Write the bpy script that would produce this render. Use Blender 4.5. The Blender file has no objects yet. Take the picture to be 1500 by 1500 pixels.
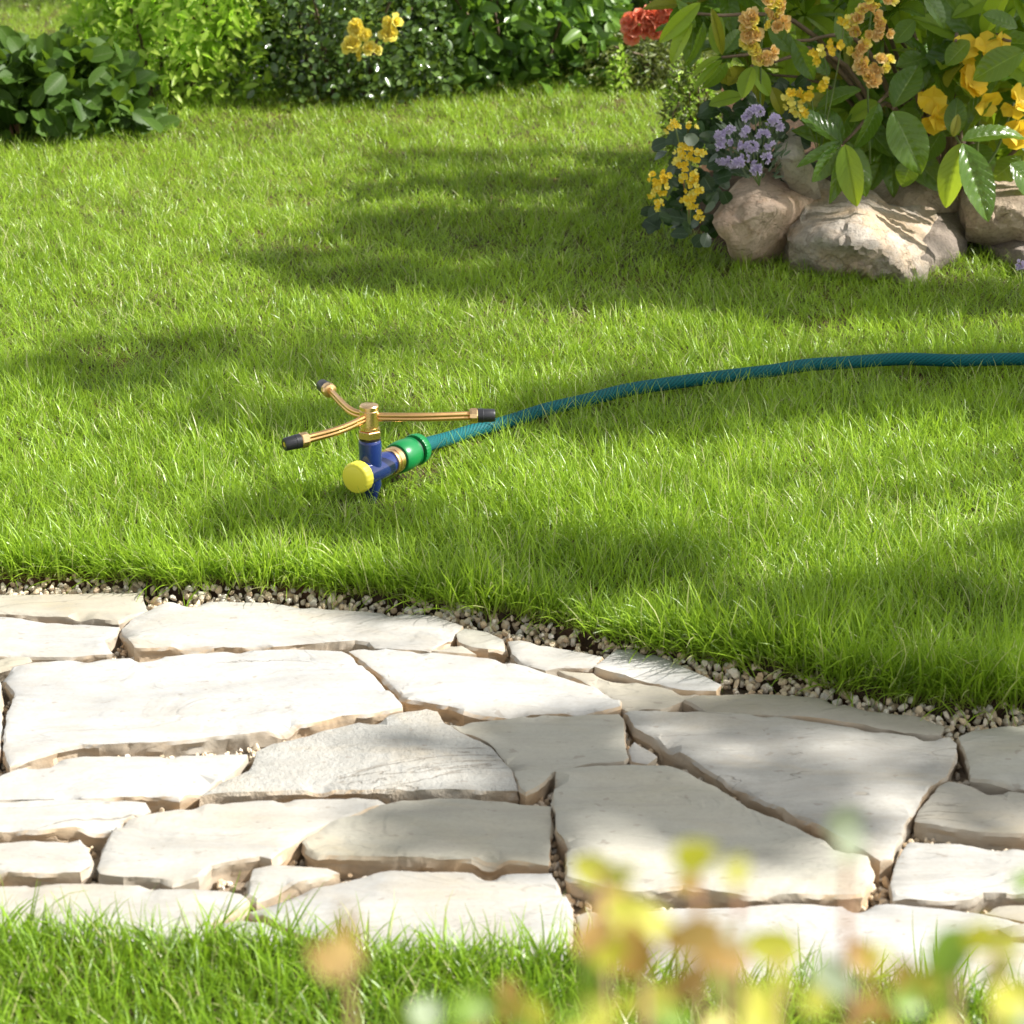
import bpy, bmesh, math, random
import numpy as np
from mathutils import Vector, Matrix, Euler, noise
from mathutils.geometry import delaunay_2d_cdt

random.seed(7); RNG = np.random.default_rng(7)
S = bpy.context.scene
COL = S.collection
R = math.radians

# ------------------------------------------------------------------ camera, sky, sun, exposure
CAM_H, PITCH, FPX = 0.80, 20.5, 3100.0
cd = bpy.data.cameras.new('camera'); cam = bpy.data.objects.new('camera', cd); COL.objects.link(cam)
cam.location = (0, 0, CAM_H); cam.rotation_euler = (R(90 - PITCH), 0, 0)
cd.sensor_width = 36; cd.lens = 36 * FPX / 1500; cd.clip_end = 500; cd.clip_start = 0.02
cd.dof.use_dof = True; cd.dof.focus_distance = 2.35; cd.dof.aperture_fstop = 16
S.camera = cam
SUN_AZ, SUN_EL = -5.0, 42.0          # azimuth measured from +X (right) towards +Y (away)
TOSUN = Vector((math.cos(R(SUN_EL)) * math.cos(R(SUN_AZ)), math.cos(R(SUN_EL)) * math.sin(R(SUN_AZ)), math.sin(R(SUN_EL))))
w = bpy.data.worlds.new('World'); S.world = w; w.use_nodes = True
nt = w.node_tree; bg = nt.nodes['Background']
sky = nt.nodes.new('ShaderNodeTexSky'); sky.sky_type = 'NISHITA'; sky.sun_disc = False
sky.sun_elevation = R(SUN_EL); sky.sun_rotation = R(90 - SUN_AZ)
hs = nt.nodes.new('ShaderNodeHueSaturation'); hs.inputs['Saturation'].default_value = .30      # a bright, lightly veiled sky
wm = nt.nodes.new('ShaderNodeMix'); wm.data_type = 'RGBA'; wm.blend_type = 'MULTIPLY'; wm.inputs[0].default_value = 1; wm.inputs[7].default_value = (1.02, 1.0, .93, 1)
nt.links.new(sky.outputs[0], hs.inputs['Color']); nt.links.new(hs.outputs[0], wm.inputs[6]); nt.links.new(wm.outputs[2], bg.inputs[0]); bg.inputs[1].default_value = 0.12
sd = bpy.data.lights.new('sun', 'SUN'); sd.energy = 4.9; sd.angle = R(0.7); sd.color = (1, 0.965, 0.91)
sun = bpy.data.objects.new('sun', sd); COL.objects.link(sun)
sun.rotation_euler = TOSUN.to_track_quat('Z', 'Y').to_euler(); sun.location = (3, 1, 4)
S.view_settings.view_transform = 'Standard'; S.view_settings.look = 'None'
S.view_settings.exposure = 0.95; S.view_settings.gamma = 1
S.render.engine = 'CYCLES'
S.cycles.use_denoising = True; S.cycles.max_bounces = 8; S.cycles.transmission_bounces = 6
S.cycles.diffuse_bounces = 4; S.cycles.transparent_max_bounces = 4
S.cycles.sample_clamp_indirect = 6

# ------------------------------------------------------------------ pixel -> place
CA, SA = math.cos(R(PITCH)), math.sin(R(PITCH))
def ray(px, py):
    a, b = (px - 750) / FPX, -(py - 750) / FPX
    return Vector((a, b * SA + CA, b * CA - SA))
def G(px, py, z=0.0):
    d = ray(px, py); t = (z - CAM_H) / d.z
    return Vector((d.x * t, d.y * t, z))
def V(px, py, Y):
    d = ray(px, py); t = Y / d.y
    return Vector((d.x * t, Y, CAM_H + d.z * t))
def D(px, py, dist):                       # a point at a distance from the lens
    return Vector((0, 0, CAM_H)) + ray(px, py).normalized() * dist

# ------------------------------------------------------------------ object helpers
def prop(o, label=None, cat=None, group=None, kind=None):
    if label: o['label'] = label
    if cat: o['category'] = cat
    if group: o['group'] = group
    if kind: o['kind'] = kind
    return o
def empty(name, loc, label, cat, group=None):
    o = bpy.data.objects.new(name, None); COL.objects.link(o); o.location = loc; o.empty_display_size = .02
    return prop(o, label, cat, group)
def add(name, me, parent=None, M=None):
    """link one object; M is its world matrix, the parent only ever has a location"""
    o = bpy.data.objects.new(name, me); COL.objects.link(o)
    M = M if M is not None else Matrix.Identity(4)
    if parent is not None:
        o.parent = parent
        off = Vector((0, 0, 0)); p = parent
        Mp = Matrix.Identity(4)
        chain = []
        while p is not None: chain.append(p); p = p.parent
        for q in reversed(chain): Mp = Mp @ q.matrix_basis
        M = Mp.inverted() @ M
    o.matrix_basis = M
    return o
def mesh_of(name, verts, faces, mats, smooth=True, midx=None, sharp=None):
    me = bpy.data.meshes.new(name); me.from_pydata([tuple(v) for v in verts], [], faces)
    for m in (mats if isinstance(mats, (list, tuple)) else [mats]): me.materials.append(m)
    if midx is not None: me.polygons.foreach_set('material_index', midx)
    if smooth: me.polygons.foreach_set('use_smooth', [True] * len(me.polygons))
    if sharp is not None: me.set_sharp_from_angle(angle=R(sharp))
    me.update(); return me

# ------------------------------------------------------------------ materials
class N:
    def __init__(s, name):
        s.m = bpy.data.materials.new(name); s.m.use_nodes = True; s.t = s.m.node_tree
        s.b = s.t.nodes['Principled BSDF']; s.o = s.t.nodes['Material Output']
    def n(s, kind, **k):
        x = s.t.nodes.new('ShaderNode' + kind)
        for a, v in k.items():
            if a.startswith('i_'):
                key = a[2:]; key = int(key) if key.isdigit() else key.replace('_', ' ')
                x.inputs[key].default_value = v
            else: setattr(x, a, v)
        return x
    def l(s, a, b): s.t.links.new(a, b)
    def coord(s, which='Object', scale=(1, 1, 1), rot=(0, 0, 0)):
        c = s.n('TexCoord'); m = s.n('Mapping'); m.inputs['Scale'].default_value = scale; m.inputs['Rotation'].default_value = rot
        s.l(c.outputs[which], m.inputs[0]); return m.outputs[0]
    def pos(s, scale=(1, 1, 1), rot=(0, 0, 0)):
        c = s.n('NewGeometry'); m = s.n('Mapping'); m.inputs['Scale'].default_value = scale; m.inputs['Rotation'].default_value = rot
        s.l(c.outputs['Position'], m.inputs[0]); return m.outputs[0]
    def noise(s, vec, scale, detail=4, rough=.55, dist=0):
        x = s.n('TexNoise'); x.inputs['Scale'].default_value = scale; x.inputs['Detail'].default_value = detail
        x.inputs['Roughness'].default_value = rough; x.inputs['Distortion'].default_value = dist
        if vec is not None: s.l(vec, x.inputs['Vector'])
        return x.outputs['Fac']
    def ramp(s, fac, stops):
        x = s.n('ValToRGB'); e = x.color_ramp.elements
        while len(e) < len(stops): e.new(.5)
        for q, (p, c) in zip(e, stops):
            q.position = p; q.color = (c, c, c, 1) if isinstance(c, (int, float)) else (*c, 1)
        s.l(fac, x.inputs[0]); return x.outputs[0]
    def mix(s, fac, a, b, mode='MIX'):
        x = s.n('Mix', data_type='RGBA', blend_type=mode)
        for sock, v in ((x.inputs[0], fac), (x.inputs[6], a), (x.inputs[7], b)):
            if hasattr(v, 'links'): s.l(v, sock)
            elif isinstance(v, (int, float)): sock.default_value = v
            else: sock.default_value = (*v, 1)
        return x.outputs[2]
    def math(s, op, a, b=0.0):
        x = s.n('Math', operation=op)
        for sock, v in ((x.inputs[0], a), (x.inputs[1], b)):
            if hasattr(v, 'links'): s.l(v, sock)
            else: sock.default_value = v
        return x.outputs[0]
    def bump(s, h, strength, dist, prev=None):
        x = s.n('Bump'); x.inputs['Strength'].default_value = strength; x.inputs['Distance'].default_value = dist
        s.l(h, x.inputs['Height'])
        if prev is not None: s.l(prev, x.inputs['Normal'])
        return x.outputs[0]
    def set(s, **k):
        for a, v in k.items():
            sock = s.b.inputs[a.replace('_', ' ')]
            if hasattr(v, 'links'): s.l(v, sock)
            elif isinstance(v, (tuple, list)): sock.default_value = (*v, 1)
            else: sock.default_value = v
        return s

def plain(name, col, rough=.5, metal=0, spec=.5, coat=0, bumpy=0):
    x = N(name); x.set(Base_Color=col, Roughness=rough, Metallic=metal, Specular_IOR_Level=spec, Coat_Weight=coat)
    if bumpy:
        h = x.noise(x.coord(), 900, 3); x.set(Normal=x.bump(h, bumpy, .0004))
    return x.m
def leafmat(name, c1, c2, trans, rough=.4, tfac=.35, vein=None, veinscale=0, spec=.5, bumpd=.0):
    """foliage: reflected colour between c1 and c2 by leaf, translucent share; veins along UV (u across 0..1, v along)"""
    x = N(name)
    oi = x.n('ObjectInfo'); g = x.n('NewGeometry')
    rnd = x.math('FRACT', x.math('ADD', oi.outputs['Random'], g.outputs['Random Per Island']))
    rnd2 = x.math('FRACT', x.math('MULTIPLY', rnd, 7.31))
    nz = x.noise(x.pos(), 60, 3)
    f = x.math('ADD', x.math('MULTIPLY', rnd, .75), x.math('MULTIPLY', nz, .3))
    col = x.mix(f, c1, c2)
    tcol = x.mix(f, trans, tuple(v * .75 for v in trans))
    nrm = None
    if vein is not None:
        uv = x.n('TexCoord'); sp = x.n('SeparateXYZ'); x.l(uv.outputs['UV'], sp.inputs[0])
        au = x.math('ABSOLUTE', x.math('SUBTRACT', sp.outputs[0], .5))
        mid = x.ramp(au, [(0.0, 1.0), (.035, 0.0)])
        ph = x.math('SUBTRACT', x.math('MULTIPLY', sp.outputs[1], veinscale), x.math('MULTIPLY', au, veinscale * .55))
        sn = x.math('ABSOLUTE', x.math('SINE', x.math('MULTIPLY', ph, math.pi)))
        side = x.ramp(sn, [(0.0, 1.0), (.22, 0.0)])
        vv = x.math('MAXIMUM', mid, x.math('MULTIPLY', side, .45))
        col = x.mix(x.math('MULTIPLY', vv, .9), col, vein)
        if bumpd: nrm = x.bump(x.math('MULTIPLY', vv, -1.0), 1.0, bumpd)
    x.set(Base_Color=col, Roughness=rough, Specular_IOR_Level=spec)
    if nrm is not None: x.set(Normal=nrm)
    tr = x.n('BsdfTranslucent'); x.l(tcol, tr.inputs[0])
    mx = x.n('MixShader'); mx.inputs[0].default_value = tfac
    x.l(x.b.outputs[0], mx.inputs[1]); x.l(tr.outputs[0], mx.inputs[2]); x.l(mx.outputs[0], x.o.inputs[0])
    return x.m

# grass: colour along each blade (attribute t: straw at the root, green above) and per tuft / per patch
def grassmat(name, deep, bright, straw, dry, tfac=.38):
    x = N(name)
    oi = x.n('Attribute', attribute_type='INSTANCER', attribute_name='rnd'); g = x.n('NewGeometry')
    isl = g.outputs['Random Per Island']
    patch = x.noise(x.pos(), 5.0, 4, .6)
    f = x.math('ADD', x.math('MULTIPLY', x.math('FRACT', x.math('ADD', isl, oi.outputs['Fac'])), .6), x.math('MULTIPLY', patch, .7))
    f = x.math('SUBTRACT', f, .12)
    col = x.mix(f, deep, bright)
    isdry = x.math('GREATER_THAN', x.math('FRACT', x.math('MULTIPLY', x.math('ADD', isl, oi.outputs['Fac']), 13.7)), x.math('SUBTRACT', 1.04, x.math('MULTIPLY', x.ramp(x.noise(x.pos(), 2.7, 5, .6), [(.35, .3), (.72, 1.0)]), .20)))
    col = x.mix(x.math('MULTIPLY', isdry, .8), col, dry)
    at = x.n('Attribute'); at.attribute_name = 't'
    root = x.ramp(at.outputs['Fac'], [(0.0, 1.0), (.3, 0.0)])
    col = x.mix(x.math('MULTIPLY', root, .7), col, straw)
    x.set(Base_Color=col, Roughness=.34, Specular_IOR_Level=.42)
    tr = x.n('BsdfTranslucent')
    tc = x.mix(.5, col, (.58, .84, .05), 'MIX'); x.l(tc, tr.inputs[0])
    mx = x.n('MixShader'); mx.inputs[0].default_value = tfac
    x.l(x.b.outputs[0], mx.inputs[1]); x.l(tr.outputs[0], mx.inputs[2]); x.l(mx.outputs[0], x.o.inputs[0])
    return x.m
M_GRASS = grassmat('lawn_grass', (.038, .105, .006), (.42, .62, .05), (.24, .18, .08), (.58, .54, .30))
M_VERGE = grassmat('verge_grass', (.030, .095, .006), (.30, .48, .030), (.22, .18, .08), (.55, .50, .27), .34)

def slabmat(name, base, tint, blotch, rough=False):
    x = N(name)
    oi = x.n('ObjectInfo')
    comb = x.n('CombineXYZ'); x.l(x.math('MULTIPLY', oi.outputs['Random'], 37.0), comb.inputs[0]); x.l(x.math('MULTIPLY', oi.outputs['Random'], 91.0), comb.inputs[1])
    def P(scale, rot=(0, 0, 0)):
        g = x.n('NewGeometry'); a = x.n('VectorMath', operation='ADD'); x.l(g.outputs['Position'], a.inputs[0]); x.l(comb.outputs[0], a.inputs[1])
        m = x.n('Mapping'); m.inputs['Scale'].default_value = scale; m.inputs['Rotation'].default_value = rot
        x.l(a.outputs[0], m.inputs[0]); return m.outputs[0]
    streak = x.noise(P((2.2, 11, 6), (0, 0, .25)), 1.6, 8, .62, 1.3)
    cloud = x.noise(P((1, 1.6, 1)), 5.5, 5, .6, .6)
    wisp = x.noise(P((5, 42, 10), (0, 0, .18)), 1.3, 6, .65, .9)
    fine = x.noise(P((1, 1, 1)), 260, 5, .7)
    col = x.mix(x.ramp(streak, [(.36, 0), (.62, 1)]), base, tint)
    col = x.mix(x.math('MULTIPLY', x.ramp(cloud, [(.5, 0), (.72, 1)]), .75), col, blotch)
    col = x.mix(x.math('MULTIPLY', x.ramp(wisp, [(.53, 0), (.68, 1)]), .45), col, (.33, .305, .27))
    pit = x.noise(P((1, 2.2, 1)), 22, 3, .5, .3)
    col = x.mix(x.math('MULTIPLY', x.ramp(pit, [(.76, 0), (.79, 1)]), .5), col, (.34, .29, .23))
    warm = x.noise(P((1, 2.6, 1), (0, 0, .4)), 3.1, 7, .65, 1.8)
    col = x.mix(x.math('MULTIPLY', x.ramp(warm, [(.57, 0), (.72, 1)]), .30), col, (.50, .38, .22))
    crk = x.n('TexNoise'); crk.inputs['Scale'].default_value = 5; crk.inputs['Detail'].default_value = 7; crk.inputs['Distortion'].default_value = .8; x.l(P((1, 3.2, 1), (0, 0, -.2)), crk.inputs['Vector'])
    cl = x.math('ABSOLUTE', x.math('SUBTRACT', crk.outputs['Fac'], .5)); crm = x.noise(P((1, 1, 1)), 4, 2)
    crack = x.math('MULTIPLY', x.ramp(cl, [(0, 1), (.006, 0)]), x.ramp(crm, [(.60, 0), (.64, 1)]))
    col = x.mix(x.math('MULTIPLY', crack, .6), col, (.20, .16, .12))
    col = x.mix(x.math('MULTIPLY', x.ramp(fine, [(.45, 0), (.7, 1)]), .34), col, (.30, .27, .23))
    tone = x.ramp(x.math('FRACT', x.math('MULTIPLY', oi.outputs['Random'], 5.7)), [(0, (.93, .95, .95)), (.3, (1.06, 1.09, 1.12)), (.6, (.99, .99, .95)), (1, (1.12, 1.15, 1.18))])
    col = x.mix(1.0, col, tone, 'MULTIPLY')
    # weathered top against fresh split sides
    g = x.n('NewGeometry'); sp = x.n('SeparateXYZ'); x.l(g.outputs['True Normal'], sp.inputs[0])
    fl = x.noise(P((1, 1.5, 1)), 75, 3, .5); col = x.mix(x.math('MULTIPLY', x.ramp(fl, [(.66, 0), (.70, 1)]), .5), col, (.24, .20, .16))
    md = x.noise(P((1, 1.7, 1)), 34, 5, .65); col = x.mix(x.math('MULTIPLY', x.ramp(md, [(.40, 1), (.56, 0)]), .22), col, (.33, .30, .25))
    side = x.ramp(sp.outputs[2], [(.35, 1.0), (.8, 0.0)])
    sn = x.noise(P((1, 1, 1)), 9, 3, .5); lam = x.noise(P((4, 4, 90)), 3, 4, .6)
    sc = x.mix(x.ramp(sn, [(.42, 0), (.62, 1)]), (.42, .375, .305), (.55, .40, .25))
    sc = x.mix(x.math('MULTIPLY', x.ramp(lam, [(.4, 0), (.65, 1)]), .45), sc, (.33, .28, .22))
    col = x.mix(side, col, sc)
    b = x.bump(streak, .25, .006)
    b = x.bump(x.ramp(x.noise(P((1, 2.4, 1), (0, 0, .3)), 7, 4, .6, .8), [(.46, 0), (.5, .35), (.56, .4), (.6, 1)]), .5, .0022, b)
    b = x.bump(md, .5, .0016, b); b = x.bump(wisp, .35, .0016, b); b = x.bump(x.math('MULTIPLY', crack, -1.0), .7, .0015, b)
    b = x.bump(fine, .9 if rough else .4, .0012 if rough else .0006, b)
    b = x.bump(x.ramp(pit, [(.75, 1), (.80, 0)]), .5, .0015, b)
    if rough: b = x.bump(x.noise(P((1, 1, 1)), 90, 4, .7), .8, .003, b)
    x.set(Base_Color=col, Roughness=.72, Specular_IOR_Level=.3, Normal=b)
    return x.m
M_SLAB = [slabmat('limestone_white', (0.345, 0.331, 0.313), (0.460, 0.442, 0.414), (0.423, 0.368, 0.294)),
          slabmat('limestone_cream', (0.377, 0.359, 0.308), (0.423, 0.396, 0.331), (0.386, 0.345, 0.258)),
          slabmat('limestone_grey', (0.354, 0.345, 0.331), (0.405, 0.396, 0.377), (0.350, 0.327, 0.294), rough=True),
          slabmat('limestone_tan', (0.359, 0.327, 0.267), (0.405, 0.363, 0.294), (0.359, 0.304, 0.212))]

def rockmat(name, c1, c2, c3, c4):
    x = N(name); p = x.pos()
    a = x.noise(p, 9, 6, .6, .5); b = x.noise(p, 26, 6, .65, .3); c = x.noise(p, 160, 5, .7)
    col = x.mix(x.ramp(a, [(.38, 0), (.6, 1)]), c1, c2)
    col = x.mix(x.math('MULTIPLY', x.ramp(b, [(.5, 0), (.66, 1)]), .8), col, c3)
    col = x.mix(x.math('MULTIPLY', x.ramp(c, [(.48, 0), (.66, 1)]), .55), col, c4)
    vo = x.n('TexVoronoi', feature='DISTANCE_TO_EDGE'); vo.inputs['Scale'].default_value = 13
    dn = x.n('TexNoise'); dn.inputs['Scale'].default_value = 14; dn.inputs['Detail'].default_value = 5; x.l(p, dn.inputs[0])
    x.l(x.mix(.12, p, dn.outputs['Color']), vo.inputs['Vector'])
    crack = x.ramp(vo.outputs['Distance'], [(0, 0), (.03, 1)])
    col = x.mix(x.math('MULTIPLY', x.math('SUBTRACT', 1.0, crack), .35), col, (.16, .12, .08))
    n = x.bump(b, .9, .010); n = x.bump(crack, .35, .003, n); n = x.bump(c, 1.0, .0042, n)
    x.set(Base_Color=col, Roughness=.8, Specular_IOR_Level=.3, Normal=n)
    return x.m
M_ROCKPINK = rockmat('rock_pinkish', (.58, .41, .29), (.64, .49, .37), (.52, .34, .22), (.36, .25, .17))
M_ROCKMIX = rockmat('rock_grey_buff', (.42, .37, .31), (.58, .43, .28), (.56, .50, .42), (.26, .22, .18))
M_ROCKGREY = rockmat('rock_grey', (.42, .38, .33), (.50, .45, .38), (.46, .38, .30), (.26, .23, .20))
M_ROCKBROWN = rockmat('rock_brown', (.42, .32, .23), (.50, .40, .29), (.34, .25, .18), (.22, .17, .12))
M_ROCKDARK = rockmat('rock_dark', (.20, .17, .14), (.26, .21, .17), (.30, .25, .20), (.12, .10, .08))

def soilmat(name, a, b, c):
    x = N(name); p = x.pos()
    f = x.noise(p, 60, 6, .7); g = x.noise(p, 9, 4)
    col = x.mix(x.ramp(f, [(.35, 0), (.65, 1)]), a, b); col = x.mix(x.math('MULTIPLY', x.ramp(g, [(.5, 0), (.65, 1)]), .8), col, c)
    n = x.bump(f, 1, .006); n = x.bump(x.noise(p, 400, 4, .7), .8, .002, n)
    x.set(Base_Color=col, Roughness=.95, Specular_IOR_Level=.15, Normal=n); return x.m
M_SOIL = soilmat('garden_soil', (.050, .034, .022), (.095, .062, .038), (.13, .065, .035))
M_BED = soilmat('sandy_bed', (.27, .21, .15), (.40, .32, .23), (.18, .135, .095))
M_THATCH = soilmat('turf_base', (.05, .075, .015), (.09, .12, .03), (.12, .11, .05))
def pebblemat():
    x = N('pebble'); oi = x.n('Attribute', attribute_type='INSTANCER', attribute_name='rnd'); r = oi.outputs['Fac']
    col = x.ramp(r, [(0, (.52, .40, .26)), (.2, (.74, .62, .45)), (.42, (.82, .76, .65)), (.6, (.62, .44, .27)), (.78, (.80, .66, .46)), (.9, (.74, .70, .62)), (1, (.50, .45, .38))])
    n = x.noise(x.coord('Object'), 90, 4, .6)
    col = x.mix(x.math('MULTIPLY', x.ramp(n, [(.45, 0), (.7, 1)]), .45), col, (.30, .23, .15))
    x.set(Base_Color=col, Roughness=.7, Specular_IOR_Level=.35, Normal=x.bump(x.noise(x.coord('Object'), 300, 4), .5, .001)); return x.m
M_PEBBLE = pebblemat()

def hosemat():
    x = N('hose_rubber'); tc = x.n('TexCoord'); sp = x.n('SeparateXYZ'); x.l(tc.outputs['UV'], sp.inputs[0])
    u, v = sp.outputs[0], sp.outputs[1]          # u round the hose 0..1, v metres along
    def heli(sign):
        ph = x.math('ADD', x.math('MULTIPLY', u, 10 * sign), x.math('MULTIPLY', v, 150))
        return x.math('ABSOLUTE', x.math('SINE', x.math('MULTIPLY', ph, math.pi)))
    a, b = heli(1), heli(-1)
    w = x.math('MAXIMUM', x.ramp(a, [(.25, 0), (.8, 1)]), x.math('MULTIPLY', x.ramp(b, [(.6, 0), (.95, 1)]), .55))
    col = x.mix(w, (.002, .045, .055), (.004, .105, .11))
    col = x.mix(x.math('MULTIPLY', x.noise(x.pos(), 25, 4), .5), col, (.004, .11, .13))
    x.set(Base_Color=col, Roughness=.6, Specular_IOR_Level=.2, Normal=x.bump(w, .9, .0009)); return x.m
M_HOSE = hosemat()
def brassmat(name, c1, c2, r):
    x = N(name); n = x.noise(x.coord('Object'), 70, 4)
    x.set(Base_Color=x.mix(n, c1, c2), Metallic=1.0, Roughness=x.ramp(n, [(.3, r), (.75, r + .16)]), Normal=x.bump(x.noise(x.coord('Object'), 500, 3), .15, .0004)); return x.m
M_BRASS = brassmat('brass', (.88, .62, .33), (.80, .50, .24), .20)
M_COPPER = brassmat('copper_brass', (.80, .50, .22), (.72, .40, .16), .24)
M_BLUE = plain('blue_enamel', (.006, .020, .125), .22, coat=.4, bumpy=.1)
M_GREEN = plain('green_plastic', (.003, .165, .042), .34, bumpy=.15)
M_YELLOW = plain('yellow_plastic', (.86, .76, .07), .42, bumpy=.25)
M_BLACK = plain('black_plastic', (.018, .018, .022), .4, bumpy=.4)
M_DARKGREEN = plain('dark_seal', (.004, .05, .02), .5)
def barkmat():
    x = N('bark'); p = x.coord('Object', (1, 1, .3)); n = x.noise(p, 90, 5)
    x.set(Base_Color=x.mix(n, (.10, .065, .04), (.22, .16, .10)), Roughness=.85, Normal=x.bump(n, .7, .002)); return x.m
M_BARK = barkmat()
M_STEM = leafmat('green_stem', (.10, .16, .04), (.16, .20, .06), (.2, .25, .05), .5, .1)
M_STEMRED = leafmat('reddish_stem', (.22, .10, .05), (.28, .14, .06), (.2, .1, .05), .5, .05)

# ------------------------------------------------------------------ leaf / petal meshes, tubes
def leaf_mesh(name, mat, W=.4, seg=8, half=2, fold=.25, curl=.3, tip=1.0, belly=.45, quilt=0.0, wave=0.0, seed=0):
    """unit leaf along +Y from 0 to 1, +Z is its upper face"""
    rd = random.Random(seed); vs, fs, uv = [], [], []
    ph = rd.random() * 6
    for i in range(seg + 1):
        t = i / seg
        prof = (t ** belly) * ((1 - t) ** (.62 * tip)); prof /= (belly / (belly + .62 * tip)) ** belly * ((.62 * tip) / (belly + .62 * tip)) ** (.62 * tip)
        prof = max(prof, .03 if t < .5 else .004)
        for j in range(-half, half + 1):
            u = j / half
            x = u * W * .5 * prof
            z = abs(u) * fold * W * .5 * prof - curl * t * t * .5 + wave * math.sin(t * 9 + ph + u) * abs(u) * .04
            if quilt: z += quilt * abs(math.sin(math.pi * (t * 8 - abs(u) * 1.6))) * prof * (1 - abs(u) * .4) * (abs(u) > .01)
            vs.append((x, t, z)); uv.append((.5 + .5 * u, t))
    n = 2 * half + 1
    for i in range(seg):
        for j in range(n - 1):
            a = i * n + j; fs.append((a, a + 1, a + n + 1, a + n))
    me = mesh_of(name, vs, fs, mat)
    ul = me.uv_layers.new(name='UVMap')
    idx = np.empty(len(me.loops), dtype=np.int32); me.loops.foreach_get('vertex_index', idx)
    ul.data.foreach_set('uv', np.array(uv, dtype=np.float32)[idx].ravel())
    return me
def frame(pos, d, nrm, L, Wf=1.0):
    """matrix: leaf along d, upper face towards nrm"""
    d = d.normalized(); x = d.cross(nrm)
    if x.length < 1e-4: x = d.cross(Vector((.3, .2, 1)))
    x.normalize(); z = x.cross(d).normalized()
    return Matrix(((x.x * L * Wf, d.x * L, z.x * L, pos.x), (x.y * L * Wf, d.y * L, z.y * L, pos.y), (x.z * L * Wf, d.z * L, z.z * L, pos.z), (0, 0, 0, 1)))
_cache = {}
def arrays(me):
    if me.name not in _cache:
        v = np.empty(len(me.vertices) * 3); me.vertices.foreach_get('co', v)
        l = np.empty(len(me.loops), dtype=np.int64); me.loops.foreach_get('vertex_index', l)
        st = np.empty(len(me.polygons), dtype=np.int64); me.polygons.foreach_get('loop_total', st)
        uv = np.zeros(len(me.loops) * 2)
        if me.uv_layers: me.uv_layers[0].data.foreach_get('uv', uv)
        _cache[me.name] = (v.reshape(-1, 3), l, st, uv)
    return _cache[me.name]
def join(name, items):
    """items: [(mesh, matrix)] -> ONE mesh"""
    mats = []; V_, L_, T_, U_, I_ = [], [], [], [], []; off = 0
    for me, M in items:
        v, l, st, uv = arrays(me); A = np.array(M)
        V_.append(v @ A[:3, :3].T + A[:3, 3]); L_.append(l + off); T_.append(st); U_.append(uv); off += len(v)
        m = me.materials[0]
        if m not in mats: mats.append(m)
        I_.append(np.full(len(st), mats.index(m)))
    V_ = np.concatenate(V_); L_ = np.concatenate(L_); T_ = np.concatenate(T_); U_ = np.concatenate(U_); I_ = np.concatenate(I_)
    me = bpy.data.meshes.new(name); me.vertices.add(len(V_)); me.vertices.foreach_set('co', V_.ravel())
    me.loops.add(len(L_)); me.loops.foreach_set('vertex_index', L_.astype(np.int32))
    me.polygons.add(len(T_)); me.polygons.foreach_set('loop_start', (np.cumsum(T_) - T_).astype(np.int32)); me.polygons.foreach_set('loop_total', T_.astype(np.int32))
    for m in mats: me.materials.append(m)
    me.polygons.foreach_set('material_index', I_.astype(np.int32)); me.polygons.foreach_set('use_smooth', np.ones(len(T_), dtype=bool))
    ul = me.uv_layers.new(name='UVMap'); ul.data.foreach_set('uv', U_.astype(np.float32))
    me.update(calc_edges=True); me.validate(); return me
def tube(name, pts, rad, mat, seg=8, caps=True, smoothn=0):
    pts = [Vector(p) for p in pts]
    if smoothn: pts, = (catmull(pts, smoothn),)
    n = len(pts); rads = rad if isinstance(rad, (list, tuple)) else [rad] * n
    if len(rads) != n: rads = [rads[0] + (rads[-1] - rads[0]) * i / (n - 1) for i in range(n)]
    vs, fs, uvs = [], [], []; up = Vector((0, 0, 1)); prev = None; run = 0; runs = []
    for i, p in enumerate(pts):
        d = (pts[min(i + 1, n - 1)] - pts[max(i - 1, 0)]).normalized()
        if prev is None: x = d.cross(up if abs(d.z) < .9 else Vector((1, 0, 0))).normalized()
        else: x = (prev - d * prev.dot(d)).normalized()
        prev = x; y = d.cross(x)
        if i: run += (p - pts[i - 1]).length
        runs.append(run)
        for k in range(seg):
            a = 2 * math.pi * k / seg; vs.append(p + (x * math.cos(a) + y * math.sin(a)) * rads[i])
    for i in range(n - 1):
        for k in range(seg):
            a = i * seg + k; b = i * seg + (k + 1) % seg
            fs.append((a, b, b + seg, a + seg)); uvs += [(k / seg, runs[i]), ((k + 1) / seg, runs[i]), ((k + 1) / seg, runs[i + 1]), (k / seg, runs[i + 1])]
    if caps:
        fs.append(tuple(reversed(range(seg)))); fs.append(tuple(range((n - 1) * seg, n * seg))); uvs += [(0, 0)] * (2 * seg)
    me = mesh_of(name, vs, fs, mat); ul = me.uv_layers.new(name='UVMap'); ul.data.foreach_set('uv', np.array(uvs, dtype=np.float32).ravel())
    return me
def catmull(p, k):
    out = []; q = [p[0] * 2 - p[1]] + list(p) + [p[-1] * 2 - p[-2]]
    for i in range(1, len(q) - 2):
        for j in range(k):
            t = j / k; a, b, c, d = q[i - 1], q[i], q[i + 1], q[i + 2]
            out.append(.5 * ((2 * b) + (c - a) * t + (2 * a - 5 * b + 4 * c - d) * t * t + (3 * b - a - 3 * c + d) * t ** 3))
    out.append(q[-2]); return out

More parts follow.
